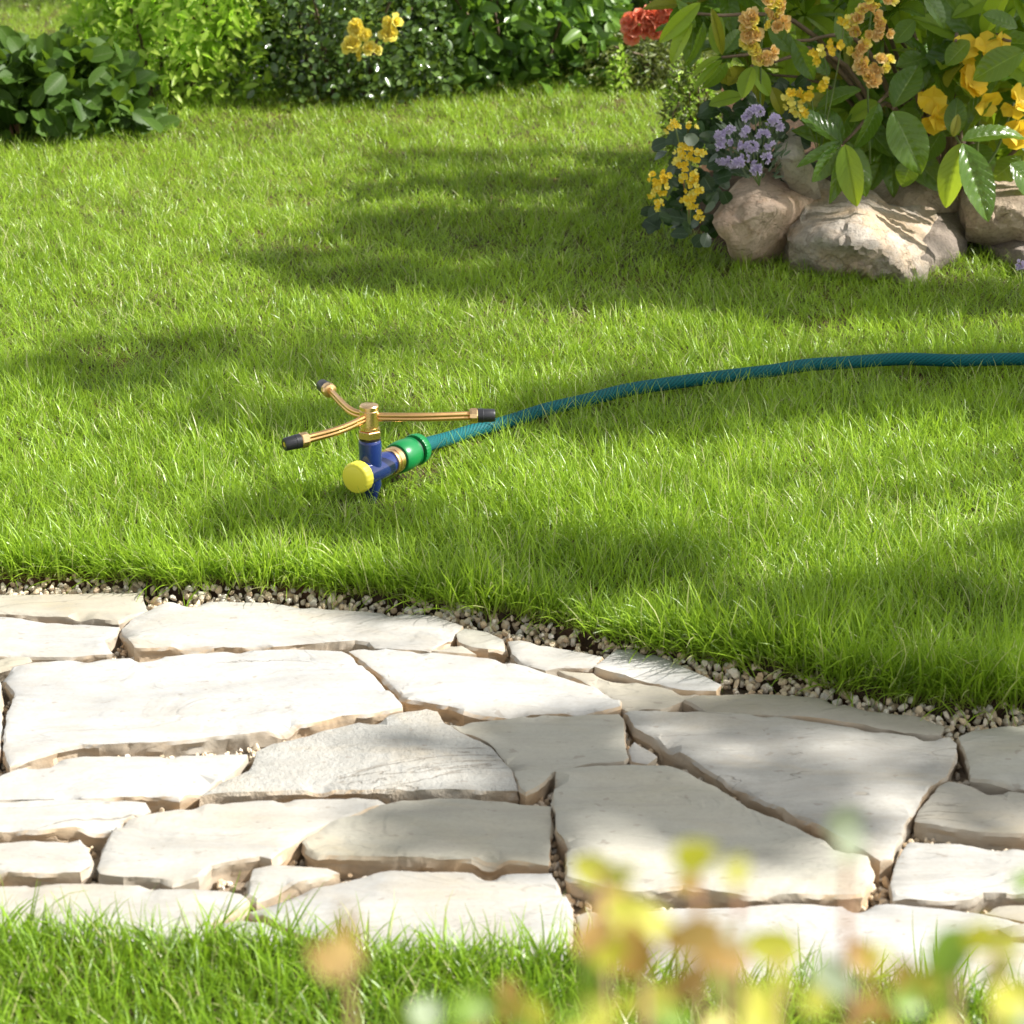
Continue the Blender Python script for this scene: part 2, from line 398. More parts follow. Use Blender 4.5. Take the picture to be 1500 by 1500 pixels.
# ------------------------------------------------------------------ ground
# where the lawn stops above the paving (pixels of its root line)
EDGE = [(-700, 862), (-60, 858), (0, 857), (150, 857), (205, 859), (240, 869), (350, 870), (480, 875), (560, 882), (620, 893), (700, 905), (780, 918), (850, 935), (905, 948), (960, 960), (1040, 972), (1100, 985), (1180, 998), (1250, 1020), (1330, 1034), (1400, 1042), (1500, 1046), (1620, 1060), (2300, 1100)]
EDGE2 = [(-700, 1372), (-100, 1374), (0, 1374), (200, 1380), (420, 1392), (560, 1402), (700, 1410), (850, 1418), (950, 1440), (1060, 1452), (1180, 1450), (1300, 1448), (1400, 1460), (1500, 1475), (1620, 1480), (2300, 1500)]
LZ = 0.012
eg = [G(x, y - 6 + (2 if x > 900 else 0), 0) for x, y in EDGE]; eg2 = [G(x, y, 0) for x, y in EDGE2]
ex, ey = np.array([p.x for p in eg]), np.array([p.y for p in eg])
fx, fy = np.array([p.x for p in eg2]), np.array([p.y for p in eg2])
def edge_y(x): return np.interp(x, ex, ey)
def edge2_y(x): return np.interp(x, fx, fy)
def und(x, y): return .006 * math.sin(x * 2.1 + y * 1.3) + .005 * math.sin(y * 3.7 - x * 1.1 + 1) + .004 * noise.noise(Vector((x * 6, y * 6, 0)))

me = mesh_of('ground', [(-150, -150, -.06), (150, -150, -.06), (150, 150, -.06), (-150, 150, -.06)], [(0, 1, 2, 3)], M_THATCH)
prop(add('ground', me), 'rough green ground running out beyond the garden', kind='structure')
# bed under the paving
me = mesh_of('path', [(-4, .2, -.0205), (4, .2, -.0205), (4, 2.3, -.0205), (-4, 2.3, -.0205)], [(0, 1, 2, 3)], M_BED)
PATH = add('path', me); prop(PATH, 'path of pale irregular flagstones laid in sandy gravel', kind='structure')
# turf base, a sheet with a soil lip along the paving
def turf(name, side, y_far, label):
    vs, fs = [], []; nx, ny = 260, 60
    xs = np.linspace(-3.6, 3.6, nx)
    for i, x in enumerate(xs):
        e0 = float(edge_y(x) if side > 0 else edge2_y(x)) + .008 * noise.noise(Vector((x * 25, side, 0)))
        rows = [(e0 - .004 * side, -.026), (e0, -.010), (e0 + .005 * side, LZ * .6 if side > 0 else 0.0)]
        for j in range(ny):
            t = ((j + 1) / ny) ** 1.6; y = e0 + side * .008 + (y_far - e0) * t
            rows.append((y, (LZ if side > 0 else 0.002) + und(x, y) * min(1, abs(y - e0) * 6)))
        for (y, z) in rows: vs.append((x + .004 * noise.noise(Vector((x * 40, y * 40, 3))), y, z + .003 * noise.noise(Vector((x * 60, y * 60, 1)))))
    m = ny + 3
    for i in range(nx - 1):
        for j in range(m - 1):
            a = i * m + j; q = (a, a + m, a + m + 1, a + 1); fs.append(q if side > 0 else q[::-1])
    prop(add(name, mesh_of(name, vs, fs, M_SOIL)), label, kind='structure')
turf('lawn_ground', 1, 9.0, 'dark soil under the lawn with a crumbly lip above the gravel')
turf('verge_ground', -1, .35, 'dark soil under the near strip of grass')

# ------------------------------------------------------------------ flagstones (outlines of their top faces, pixels)
SLABS = [
 (3, [(-230,869),(-60,868),(200,867),(208,870),(217,893),(200,902),(173,911),(100,904),(0,899),(-230,898)]),
 (0, [(-230,905),(0,906),(100,912),(175,917),(166,928),(152,938),(158,948),(163,956),(120,960),(46,961),(-230,962)]),
 (1, [(-230,968),(-50,966),(20,961),(42,962),(47,968),(20,974),(-50,984),(-230,990)]),
 (0, [(177,922),(196,902),(215,893),(247,883),(330,882),(420,884),(500,891),(600,897),(640,903),(677,917),(667,930),(650,942),(630,953),(590,951),(549,947),(540,937),(520,934),(480,937),(417,943),(400,945),(300,946),(197,948),(190,940)]),
 (1, [(668,927),(680,920),(712,924),(738,936),(742,946),(715,948),(690,944),(672,937)]),
 (3, [(632,956),(660,943),(678,946),(699,961),(665,960)]),
 (0, [(744,938),(765,939),(815,950),(882,963),(868,977),(818,976),(800,980),(770,972),(750,958)]),
 (0, [(870,978),(905,952),(925,950),(960,958),(1010,980),(1058,1003),(1050,1012),(1000,1010),(940,996)]),
 (3, [(818,980),(868,982),(940,999),(1024,1014),(1005,1022),(985,1030),(968,1038),(915,1036),(875,1004)]),
 (3, [(1003,1024),(1030,1016),(1100,1013),(1200,1022),(1270,1042),(1350,1050),(1384,1060),(1378,1073),(1325,1070),(1200,1052),(1125,1044),(1040,1040)]),
 (0, [(512,955),(540,950),(630,957),(713,965),(767,975),(813,987),(870,1005),(907,1027),(909,1035),(880,1040),(800,1044),(713,1043),(680,1041),(657,1033),(597,1022),(587,1012),(563,993)]),
 (0, [(3,992),(20,980),(50,973),(163,967),(250,965),(333,958),(427,955),(500,957),(512,963),(550,995),(590,1034),(588,1037),(550,1044),(500,1050),(393,1070),(233,1086),(123,1090),(83,1097),(40,1110),(14,1122),(5,1095),(10,1050),(22,1015)]),
 (0, [(-230,1146),(-60,1142),(0,1138),(37,1118),(117,1107),(233,1106),(362,1104),(350,1125),(325,1142),(285,1158),(262,1166),(215,1164),(150,1169),(55,1170),(-230,1170)]),
 (2, [(376,1100),(400,1088),(500,1067),(590,1046),(625,1038),(640,1042),(652,1060),(700,1085),(720,1097),(748,1127),(758,1155),(690,1158),(560,1159),(480,1158),(380,1161),(310,1163),(292,1166),(325,1148),(366,1131),(372,1115)]),
 (1, [(656,1061),(713,1054),(773,1049),(907,1045),(913,1052),(915,1080),(921,1110),(915,1116),(867,1118),(817,1127),(795,1146),(770,1161),(762,1155),(752,1127),(725,1095),(705,1083)]),
 (0, [(921,1095),(930,1089),(962,1108),(947,1118),(926,1114)]),
 (0, [(915,1043),(960,1041),(1050,1043),(1150,1050),(1250,1063),(1325,1074),(1392,1080),(1402,1090),(1400,1105),(1388,1132),(1362,1152),(1340,1185),(1325,1210),(1313,1240),(1306,1256),(1290,1259),(1273,1250),(1250,1238),(1200,1210),(1125,1174),(1060,1139),(1020,1114),(965,1085),(930,1064)]),
 (1, [(814,1132),(850,1128),(925,1122),(985,1126),(1010,1136),(1050,1156),(1095,1186),(1140,1199),(1190,1224),(1250,1252),(1271,1258),(1276,1275),(1275,1298),(1262,1308),(1200,1312),(1090,1316),(1060,1310),(1000,1301),(940,1306),(885,1304),(830,1287),(832,1240),(815,1220),(811,1170)]),
 (1, [(442,1233),(450,1222),(500,1197),(560,1177),(590,1170),(680,1171),(809,1177),(807,1225),(805,1264),(770,1260),(707,1258),(600,1256),(467,1253),(450,1243)]),
 (0, [(157,1230),(170,1210),(187,1199),(233,1191),(310,1177),(400,1169),(500,1168),(553,1169),(564,1173),(530,1190),(480,1207),(440,1229),(415,1248),(398,1260),(380,1256),(340,1260),(310,1268),(290,1284),(253,1288),(235,1283),(190,1281),(146,1277),(141,1270)]),
 (0, [(-230,1177),(100,1175),(180,1173),(213,1177),(218,1185),(200,1194),(180,1199),(163,1214),(120,1214),(60,1219),(-230,1226)]),
 (0, [(-230,1240),(0,1237),(117,1228),(125,1235),(135,1258),(132,1268),(118,1278),(60,1279),(-230,1278)]),
 (0, [(-230,1290),(110,1291),(170,1294),(250,1299),(300,1303),(352,1306),(364,1313),(358,1324),(336,1336),(310,1350),(290,1400),(-230,1400)]),
 (0, [(372,1275),(400,1270),(480,1274),(498,1280),(470,1287),(420,1298),(376,1310),(362,1304)]),
 (0, [(366,1324),(400,1310),(443,1300),(540,1280),(573,1275),(650,1277),(727,1278),(808,1276),(822,1297),(838,1333),(838,1365),(820,1425),(600,1440),(500,1385),(440,1364),(400,1343)]),
 (0, [(325,1352),(350,1348),(385,1350),(415,1364),(432,1377),(400,1420),(330,1400)]),
 (0, [(885,1335),(1000,1326),(1090,1324),(1200,1323),(1300,1322),(1380,1329),(1440,1338),(1495,1352),(1460,1358),(1425,1368),(1395,1380),(1380,1400),(1330,1450),(1250,1465),(1160,1470),(1000,1450),(900,1420)]),
 (3, [(1462,1362),(1500,1357),(1700,1358),(1700,1372),(1480,1374)]),
 (0, [(1395,1392),(1440,1380),(1480,1380),(1700,1388),(1700,1480),(1400,1470)]),
 (1, [(1404,1082),(1425,1070),(1480,1061),(1600,1057),(1700,1060),(1700,1156),(1560,1155),(1500,1153),(1422,1140),(1417,1110)]),
 (3, [(1375,1150),(1390,1142),(1417,1147),(1500,1160),(1560,1163),(1700,1168),(1700,1226),(1560,1222),(1500,1219),(1430,1217),(1380,1209),(1340,1199),(1345,1185)]),
 (0, [(1322,1243),(1333,1231),(1390,1237),(1500,1247),(1560,1250),(1700,1256),(1700,1310),(1500,1310),(1440,1308),(1423,1315),(1370,1317),(1308,1316),(1306,1290),(1311,1262)]),
 (3, [(1442,1335),(1462,1324),(1500,1322),(1700,1324),(1700,1348),(1520,1350)]),
 (0, [(-230,1000),(-3,995),(2,1010),(3,1060),(0,1095),(-6,1108),(-40,1128),(-230,1136)]),
 (1, [(845,1345),(868,1336),(884,1350),(892,1400),(870,1440),(840,1440),(850,1380)]),
]
def inside(poly, x, y):
    c = False; j = len(poly) - 1
    for i in range(len(poly)):
        xi, yi = poly[i]; xj, yj = poly[j]
        if (yi > y) != (yj > y) and x < (xj - xi) * (y - yi) / (yj - yi) + xi: c = not c
        j = i
    return c
def seg_dist(P, poly):
    A = np.array(poly); B = np.roll(A, -1, 0); d = B - A; L = (d ** 2).sum(1) + 1e-12
    out = []
    for p in np.atleast_2d(P):
        t = np.clip(((p - A) * d).sum(1) / L, 0, 1); q = A + d * t[:, None]
        out.append(np.sqrt(((p - q) ** 2).sum(1)).min())
    return np.array(out)
def densify(poly, step, amp, freq, seed):
    out = []; n = len(poly)
    for i in range(n):
        a = Vector(poly[i]).to_3d(); b = Vector(poly[(i + 1) % n]).to_3d(); L = (b - a).length; k = max(1, int(L / step))
        nr = Vector(((b - a).y, -(b - a).x, 0)).normalized()
        for j in range(k):
            p = a.lerp(b, j / k); e = min(j, k - j) * step
            am = amp * (noise.noise(p * freq + Vector((0, 0, seed))) + .55 * noise.noise(p * freq * 3.3 + Vector((0, 0, seed + 5))) + .3 * noise.noise(p * freq * 9 + Vector((0, 0, seed + 9))))
            out.append((p.x + nr.x * am, p.y + nr.y * am))
    return out
SLABPOLY = []
def slab(k, mi, px):
    poly = [tuple(G(x, y, 0).xy) for x, y in px]
    if sum(poly[i][0] * poly[(i + 1) % len(poly)][1] - poly[(i + 1) % len(poly)][0] * poly[i][1] for i in range(len(poly))) < 0: poly = poly[::-1]
    small = max(p[0] for p in poly) - min(p[0] for p in poly) < .12
    O = densify(poly, .004, .0015 if not small else .0010, 46, k * 3.1); SLABPOLY.append(O)
    xs = [p[0] for p in O]; ys = [p[1] for p in O]
    A = np.array(O); T = np.roll(A, -1, 0) - np.roll(A, 1, 0); Nn = np.stack([-T[:, 1], T[:, 0]], 1); Nn /= np.linalg.norm(Nn, axis=1)[:, None] + 1e-9
    inner = A + Nn * .0020; inner = [tuple(p) for p in inner if inside(O, *p)]
    di = seg_dist(np.array(inner), O); pts = [p for p, d in zip(inner, di) if d > .0014]
    st = .011 if not small else .007; gx = np.arange(min(xs), max(xs), st); gy = np.arange(min(ys), max(ys), st)
    gr = [(x + random.uniform(-.3, .3) * st, y + random.uniform(-.3, .3) * st) for x in gx for y in gy]
    gr = [p for p in gr if inside(O, *p)]
    if gr:
        dg = seg_dist(np.array(gr), O); pts += [p for p, d in zip(gr, dg) if d > .007]
    n = len(O); allp = [Vector(p) for p in O] + [Vector(p) for p in pts]
    vo, _, fo, *_ = delaunay_2d_cdt(allp, [(i, (i + 1) % n) for i in range(n)], [list(range(n))], 1, 1e-7)
    cx, cy = sum(xs) / n, sum(ys) / n; rd = random.Random(k); tx, ty = rd.uniform(-.006, .006), rd.uniform(-.006, .006); z0 = rd.uniform(-.0015, .002)
    ring = np.zeros(len(vo)); 
    P2 = np.array([(v.x, v.y) for v in vo]); dd = seg_dist(P2, O)
    vs = []
    for (x, y), d in zip(P2, dd):
        p = Vector((x * 9, y * 14, k * 7)); lam = noise.noise(p) + .5 * noise.noise(p * 2.7)
        stepz = .0011 * math.tanh(lam * 9) + .0013 * noise.noise(p * .8)
        chip = max(0, noise.noise(Vector((x * 30, y * 30, k + 40))) - .22) * .018 * max(0, 1 - d / .011)
        z = z0 + tx * (x - cx) + ty * (y - cy) + stepz - chip - (.0008 if d < .0010 else .0)
        vs.append((x, y, z))
    faces = [tuple(f) for f in fo]
    # sides: follow the outline order of the output vertices nearest to O
    oi = [int(np.argmin(((P2 - np.array(p)) ** 2).sum(1))) for p in O]
    prev = oi; th = .024
    rings = [.0028, .008, .0135, .019, th]
    sidef = []
    for q, dz in enumerate(rings):
        cur = []
        for i, (x, y) in enumerate(O):
            bx, by, bz = vs[oi[i]]
            r = .0026 * noise.noise(Vector((x * 45, y * 45, dz * 170 + k))) + .0020 * noise.noise(Vector((x * 170, y * 170, dz * 400 + k))) - .0006 * q
            nx, ny = -Nn[i][0], -Nn[i][1]
            cur.append(len(vs)); vs.append((x + nx * (r + .0008), y + ny * (r + .0008), bz - dz))
        for i in range(n):
            j = (i + 1) % n
            if prev[i] != prev[j]: sidef.append((prev[j], prev[i], cur[i], cur[j]))
        prev = cur
    top = len(faces); faces += sidef
    me = mesh_of('paving_slab', vs, faces, M_SLAB[mi], sharp=26)
    add('paving_slab', me, PATH)
for k, (mi, px) in enumerate(SLABS): slab(k, mi, px)

# ------------------------------------------------------------------ instancing by geometry nodes (grass, gravel)
def scatter(name, protos, P, rot, scl, label, parent=None):
    pc = bpy.data.collections.new(name + '_kinds')
    for p in protos: pc.objects.link(p)
    me = bpy.data.meshes.new(name); me.vertices.add(len(P)); me.vertices.foreach_set('co', np.asarray(P, dtype=np.float32).ravel())
    a = me.attributes.new('rot', 'FLOAT_VECTOR', 'POINT'); a.data.foreach_set('vector', np.asarray(rot, dtype=np.float32).ravel())
    a = me.attributes.new('scl', 'FLOAT_VECTOR', 'POINT'); a.data.foreach_set('vector', np.asarray(scl, dtype=np.float32).ravel())
    a = me.attributes.new('idx', 'INT', 'POINT'); a.data.foreach_set('value', RNG.integers(0, len(protos), len(P)).astype(np.int32))
    a = me.attributes.new('rnd', 'FLOAT', 'POINT'); a.data.foreach_set('value', RNG.random(len(P)).astype(np.float32))
    o = add(name, me, parent); prop(o, label, kind='stuff')
    g = bpy.data.node_groups.new(name, 'GeometryNodeTree')
    g.interface.new_socket('Geometry', in_out='INPUT', socket_type='NodeSocketGeometry'); g.interface.new_socket('Geometry', in_out='OUTPUT', socket_type='NodeSocketGeometry')
    gi, go = g.nodes.new('NodeGroupInput'), g.nodes.new('NodeGroupOutput')
    ip = g.nodes.new('GeometryNodeInstanceOnPoints'); ci = g.nodes.new('GeometryNodeCollectionInfo')
    ci.inputs[0].default_value = pc; ci.inputs['Separate Children'].default_value = True; ci.inputs['Reset Children'].default_value = True
    def att(nm, ty):
        n = g.nodes.new('GeometryNodeInputNamedAttribute'); n.data_type = ty; n.inputs[0].default_value = nm; return n.outputs[0]
    g.links.new(gi.outputs[0], ip.inputs['Points']); g.links.new(ci.outputs[0], ip.inputs['Instance'])
    ip.inputs['Pick Instance'].default_value = True
    g.links.new(att('idx', 'INT'), ip.inputs['Instance Index']); g.links.new(att('rot', 'FLOAT_VECTOR'), ip.inputs['Rotation']); g.links.new(att('scl', 'FLOAT_VECTOR'), ip.inputs['Scale'])
    g.links.new(ip.outputs[0], go.inputs[0])
    m = o.modifiers.new('scatter', 'NODES'); m.node_group = g
    return o
def tuft(seed, n, rad, hmin, hmax, wid, lean, mat):
    rd = random.Random(seed); vs, fs, tt = [], [], []
    for b in range(n):
        a0 = rd.uniform(0, 6.28); r0 = rad * math.sqrt(rd.random()); p = Vector((r0 * math.cos(a0), r0 * math.sin(a0), -.004))
        h = rd.uniform(hmin, hmax) * (1.25 if rd.random() < .12 else 1); w = wid * rd.uniform(.6, 1.25)
        az = rd.uniform(0, 6.28); ln = abs(rd.gauss(0, lean)) + .08; bend = rd.uniform(.2, 1.3) * (1.8 if rd.random() < .15 else 1)
        dirh = Vector((math.cos(az), math.sin(az), 0)); face = az + math.pi / 2 + rd.uniform(-.9, .9); wd = Vector((math.cos(face), math.sin(face), 0))
        seg = 5; base = len(vs); ang = ln; q = p.copy()
        for i in range(seg + 1):
            t = i / seg; ww = w * .5 * (1 - t ** 2.2) * (.75 + .25 * min(1, t * 4)) + .00008
            tw = wd.copy(); tw.rotate(Euler((0, 0, t * rd.uniform(-.2, .2))))
            vs += [q - tw * ww, q + tw * ww]; tt += [t, t]
            ang = ln + bend * t * t; q = q + (dirh * math.sin(ang) + Vector((0, 0, math.cos(ang)))) * (h / seg)
        for i in range(seg):
            a = base + 2 * i; fs.append((a, a + 1, a + 3, a + 2))
    me = mesh_of('tuft', vs, fs, mat); at = me.attributes.new('t', 'FLOAT', 'POINT'); at.data.foreach_set('value', tt)
    return bpy.data.objects.new('tuft', me)

HOSE_PX = [(628, 650), (655, 643), (690, 632), (740, 619), (800, 600), (860, 586), (920, 571), (1000, 559), (1080, 549), (1130, 543), (1180, 535), (1240, 531), (1320, 526), (1400, 528), (1500, 526), (1640, 530), (1900, 548), (2300, 560)]
HZ = .027
hose_pts = catmull([G(x, y, HZ + (.012 if i == 0 else .004 if i == 1 else 0)) for i, (x, y) in enumerate(HOSE_PX)], 10)
HP = np.array([(p.x, p.y) for p in hose_pts])
SPR = G(543, 690, .052)                      # where the sprinkler's two pipes meet
SPRA = G(523, 700, .052); SPRB = G(632, 648, .052)

def hose_dist(P):
    A = HP[:-1]; Bm = HP[1:]; d = Bm - A; L = (d ** 2).sum(1) + 1e-12
    out = np.full(len(P), 9.0)
    for s in range(0, len(P), 4000):
        p = P[s:s + 4000][:, None, :]; t = np.clip(((p - A) * d).sum(2) / L, 0, 1); q = A + d * t[..., None]
        out[s:s + 4000] = np.sqrt(((p - q) ** 2).sum(2)).min(1)
    return out
def grid(y0, y1, sp, margin):
    pts = []; y = y0
    while y < y1:
        half = (.262 * math.hypot(y, CAM_H) + margin); s = sp(y)
        xs = np.arange(-half, half, s); pts.append(np.stack([xs, np.full(len(xs), y)], 1)); y += s
    P = np.concatenate(pts); sc = np.array([sp(v) for v in P[:, 1]])[:, None]
    return P + RNG.uniform(-.6, .6, P.shape) * sc
P = grid(1.35, 7.4, lambda y: .0118 + .0032 * max(0, y - 1.9), .25)
BEDP = [tuple(G(x, y).xy) for x, y in [(985, 335), (1055, 380), (1380, 372), (1900, 370), (1900, 110), (1050, 135), (992, 250)]]
P = P[[not inside(BEDP, a_, b_) for a_, b_ in P]]
e = edge_y(P[:, 0]); P = P[P[:, 1] > e + .001 + RNG.uniform(0, .006, len(P))]
extra = []                                    # a thicker fringe along the paving
xs = np.arange(-1.0, 1.1, .0028)
for x in xs: extra.append((x, float(edge_y(x)) + random.uniform(.0, .02)))
P = np.concatenate([P, np.array(extra)])
hd = hose_dist(P); spd = np.hypot(P[:, 0] - SPR.x, P[:, 1] - SPR.y)
keep = (hd > .0055) & (spd > .012); P, hd = P[keep], hd[keep]
ed = P[:, 1] - edge_y(P[:, 0])
near = np.clip(1 - ed / .05, 0, 1)
hn = np.array([noise.noise(Vector((x * 5, y * 5, 4))) + .6 * noise.noise(Vector((x * 16, y * 16, 9))) for x, y in P])
sc = (.88 + .34 * hn) * RNG.uniform(.6, 1.3, len(P)) + .12 * near
sc *= 1.04 - .26 * np.clip((P[:, 1] - 2.0) / .9, 0, 1)
sc *= np.where(hd < .010, .9, 1.0) * np.where(P[:, 0] > .12, 1.0 + .15 * np.clip(1 - ed / .5, 0, 1), 1.0)
# the body of the sprinkler presses the grass down
ax = np.array([SPRA.x, SPRA.y]); bx = np.array([SPRB.x, SPRB.y]); dv = bx - ax
tt_ = np.clip(((P - ax) @ dv) / (dv @ dv), -.15, 1); sdist = np.hypot(*(P - (ax + tt_[:, None] * dv)).T)
sc *= np.where(sdist < .024, .52, 1.0); sc = np.where((sdist < .06) & (P[:, 1] < SPR.y), sc * .74, sc)
# lean is applied in world axes after the spin
def spun(rx, ry, rz):
    out = np.empty((len(rx), 3))
    for i in range(len(rx)):
        q = Euler((rx[i], ry[i], 0)).to_matrix() @ Euler((0, 0, rz[i])).to_matrix(); out[i] = q.to_euler()
    return out
wz = RNG.uniform(0, 6.28, len(P))
wavex = np.array([.34 * noise.noise(Vector((x * 11, y * 11, 21))) for x, y in P]); wavey = np.array([.45 * noise.noise(Vector((x * 11, y * 11, 33))) for x, y in P])
rx = near * RNG.uniform(.0, .6, len(P)) + RNG.normal(0, .1, len(P)) + wavex
rot = spun(rx, RNG.normal(-.04, .14, len(P)) + wavey, wz)
Z = np.array([LZ + und(x, y) * min(1, abs(d_) * 6) for (x, y), d_ in zip(P, ed)]) - .002
protos = [tuft(s, 18, .012, .018, .046, .00125, .50, M_GRASS) for s in range(14)]
scatter('grass', protos, np.column_stack([P, Z]), rot, np.column_stack([np.ones(len(P)) * 1.05, np.ones(len(P)) * 1.05, sc * 1.05]) * np.clip(.85 + .2 * sc, .8, 1.2)[:, None], 'sunlit green lawn of fine uneven grass blades')
print('lawn tufts', len(P))
# near verge
Q = grid(.62, 1.45, lambda y: .0092, .18)
Q = Q[Q[:, 1] < edge2_y(Q[:, 0]) - .001]
ed2 = edge2_y(Q[:, 0]) - Q[:, 1]; nr2 = np.clip(1 - ed2 / .03, 0, 1)
# sparser in the hollow to the right
kp = RNG.random(len(Q)) > np.where(Q[:, 0] > .06, .35 * nr2 + .1, 0); Q, nr2 = Q[kp], nr2[kp]
sc2 = RNG.uniform(.55, 1.2, len(Q)) * (1.0 + .3 * nr2 * (RNG.random(len(Q)) < .4))
rot2 = spun(RNG.normal(-.02, .25, len(Q)), RNG.normal(0, .28, len(Q)), RNG.uniform(0, 6.28, len(Q)))
protos2 = [tuft(100 + s, 15, .009, .018, .040, .00140, .60, M_VERGE) for s in range(12)]
Z2 = np.array([.001 + und(x, y) for x, y in Q])
scatter('verge_grass', protos2, np.column_stack([Q, Z2]), rot2, np.repeat(sc2[:, None], 3, 1), 'tousled short grass on the near side of the flagstones')

# gravel between and behind the slabs
def pebble(seed):
    bm = bmesh.new(); bmesh.ops.create_icosphere(bm, subdivisions=2, radius=.5); rd = random.Random(seed)
    off = Vector((rd.random() * 50, rd.random() * 50, 0)); sx, sy, sz = rd.uniform(.8, 1.3), rd.uniform(.7, 1.1), rd.uniform(.5, .85)
    planes = [(Vector((rd.gauss(0, 1), rd.gauss(0, 1), rd.gauss(0, 1))).normalized(), rd.uniform(.24, .40)) for _ in range(11)]
    for v in bm.verts:
        c = v.co * (1 + .25 * noise.noise(v.co * 2 + off))
        for nrm, d in planes:
            k = c.dot(nrm)
            if k > d: c = c - nrm * (k - d) * .95
        v.co = Vector((c.x * sx, c.y * sy, c.z * sz))
    me = bpy.data.meshes.new('pebble'); bm.to_mesh(me); bm.free(); me.materials.append(M_PEBBLE)
    me.polygons.foreach_set('use_smooth', [True] * len(me.polygons)); me.set_sharp_from_angle(angle=R(18))
    return bpy.data.objects.new('pebble', me)
boxes = [(min(p[0] for p in q), max(p[0] for p in q), min(p[1] for p in q), max(p[1] for p in q), q) for q in SLABPOLY]
def on_slab(x, y):
    return any(a < x < b and c < y < d and inside(q, x, y) for a, b, c, d, q in boxes)
pp = []
for _ in range(60000):
    x = random.uniform(-.62, .72); y = random.uniform(1.2, 2.25); ee = float(edge_y(x))
    if y > ee + .004: continue
    strip = ee - y
    if strip > .06 and random.random() < .12: pass
    elif strip > .06 and random.random() < .45: continue
    if on_slab(x, y): continue
    pp.append((x, y, strip))
    if len(pp) > 9000: break
PZ, PS = [], []
for x, y, s_ in pp:
    heap = max(0, 1 - s_ / .05)
    PZ.append(-.0185 + heap * random.uniform(.006, .022) + (1 - heap) * random.uniform(-.001, .005)); PS.append(random.uniform(.0060, .0112) * (1.0 if random.random() < .9 else 1.3) * (.78 + .22 * heap))
PS = np.array(PS)
scatter('gravel', [pebble(s) for s in range(14)], np.column_stack([np.array(pp)[:, :2], PZ]), RNG.uniform(0, 6.28, (len(pp), 3)), np.repeat(PS[:, None], 3, 1), 'buff and white gravel packed along the turf edge and in the joints')
print('pebbles', len(pp))

# ------------------------------------------------------------------ rotary sprinkler
def lathe(name, P0, d, prof, mat, seg=40, sharp=35, lobes=None):
    d = d.normalized(); x = d.cross(Vector((0, 0, 1)) if abs(d.z) < .9 else Vector((1, 0, 0))).normalized(); y = d.cross(x)
    vs, fs = [], []
    for s_, r in prof:
        for k in range(seg):
            a = 2 * math.pi * k / seg; rr = r * (1 + (lobes[1] * (math.cos(a * lobes[0]) ** 4) if lobes and r > .004 else 0))
            vs.append(P0 + d * s_ + (x * math.cos(a) + y * math.sin(a)) * rr)
    for i in range(len(prof) - 1):
        for k in range(seg):
            a = i * seg + k; b = i * seg + (k + 1) % seg; fs.append((b, a, a + seg, b + seg))
    fs.append(tuple(range(seg))); fs.append(tuple(reversed(range((len(prof) - 1) * seg, len(prof) * seg))))
    me = mesh_of(name, vs, fs, mat); bm = bmesh.new(); bm.from_mesh(me); bmesh.ops.recalc_face_normals(bm, faces=bm.faces); bm.to_mesh(me); bm.free()
    me.set_sharp_from_angle(angle=R(sharp)); return me
def merge(name, meshes, mat):
    me = join(name, [(m, Matrix.Identity(4)) for m in meshes]); me.set_sharp_from_angle(angle=R(40)); return me
UP = Vector((0, 0, 1))
spr = empty('lawn_sprinkler', Vector((SPR.x, SPR.y, LZ)), 'brass three-arm rotary lawn sprinkler with dark blue body and yellow cap', 'sprinkler')
AX = (SPRB - SPRA).normalized()
r0 = .0118
body = merge('body', [
    lathe('a', SPR - UP * .004, UP, [(0, .0122), (.036, .0122), (.0385, .0118), (.040, .0105)], M_BLUE),
    lathe('b', SPR - AX * .018, AX, [(0, .0100), (.001, .0138), (.044, .0138), (.0445, .0132), (.050, .0128), (.051, .0115)], M_BLUE),
    lathe('c', SPR + UP * .002, -UP, [(0, .0112), (.018, .0112), (.026, .0085), (.030, .0072), (.052, .002)], M_BLUE)], M_BLUE)
add('body', body, spr)
knob = add('control_knob', lathe('control_knob', SPR - AX * .017, -AX, [(0, .0140), (.0006, .0165), (.0095, .0168), (.0115, .0160), (.0122, .0150), (.0124, .0135)], M_YELLOW, 96, 50, (10, .022)), spr, None)
add('knob_face', lathe('knob_face', SPR - AX * .0292, -AX, [(0, .0125), (.0004, .0128), (.0008, .0120)], M_YELLOW, 48), knob)
fit = add('brass_fitting', lathe('brass_fitting', SPR + AX * .0325, AX, [(0, .0128), (.0004, .0144), (.0026, .0146), (.003, .0136), (.0055, .0136), (.006, .0146), (.0125, .0146), (.0130, .0126), (.0155, .0126)], M_BRASS), spr)
gc = add('hose_connector', lathe('hose_connector', SPR + AX * .0475, AX, [(0, .0110), (.0002, .0160), (.002, .0172), (.012, .0178), (.019, .0172), (.0255, .0158), (.0275, .0168), (.0285, .0152)], M_GREEN, 48), spr)
add('seal', lathe('seal', SPR + AX * .0466, AX, [(0, .0120), (.0001, .0142), (.0012, .0142), (.0014, .012)], M_DARKGREEN), gc)
add('seal', lathe('seal', SPR + AX * .0755, AX, [(0, .0138), (.0055, .0138)], M_BLACK), gc)
add('collar', lathe('collar', SPR + AX * .0808, AX, [(0, .0120), (.0003, .0170), (.002, .0174), (.0095, .0164), (.0105, .0150), (.0110, .0105)], M_GREEN, 96, 60, (14, .03)), gc)
add('pipe_seal', lathe('pipe_seal', SPR + UP * .0355, UP, [(0, .0112), (.0018, .0118), (.002, .0100)], M_BLACK), spr)
HB = SPR + UP * .0375
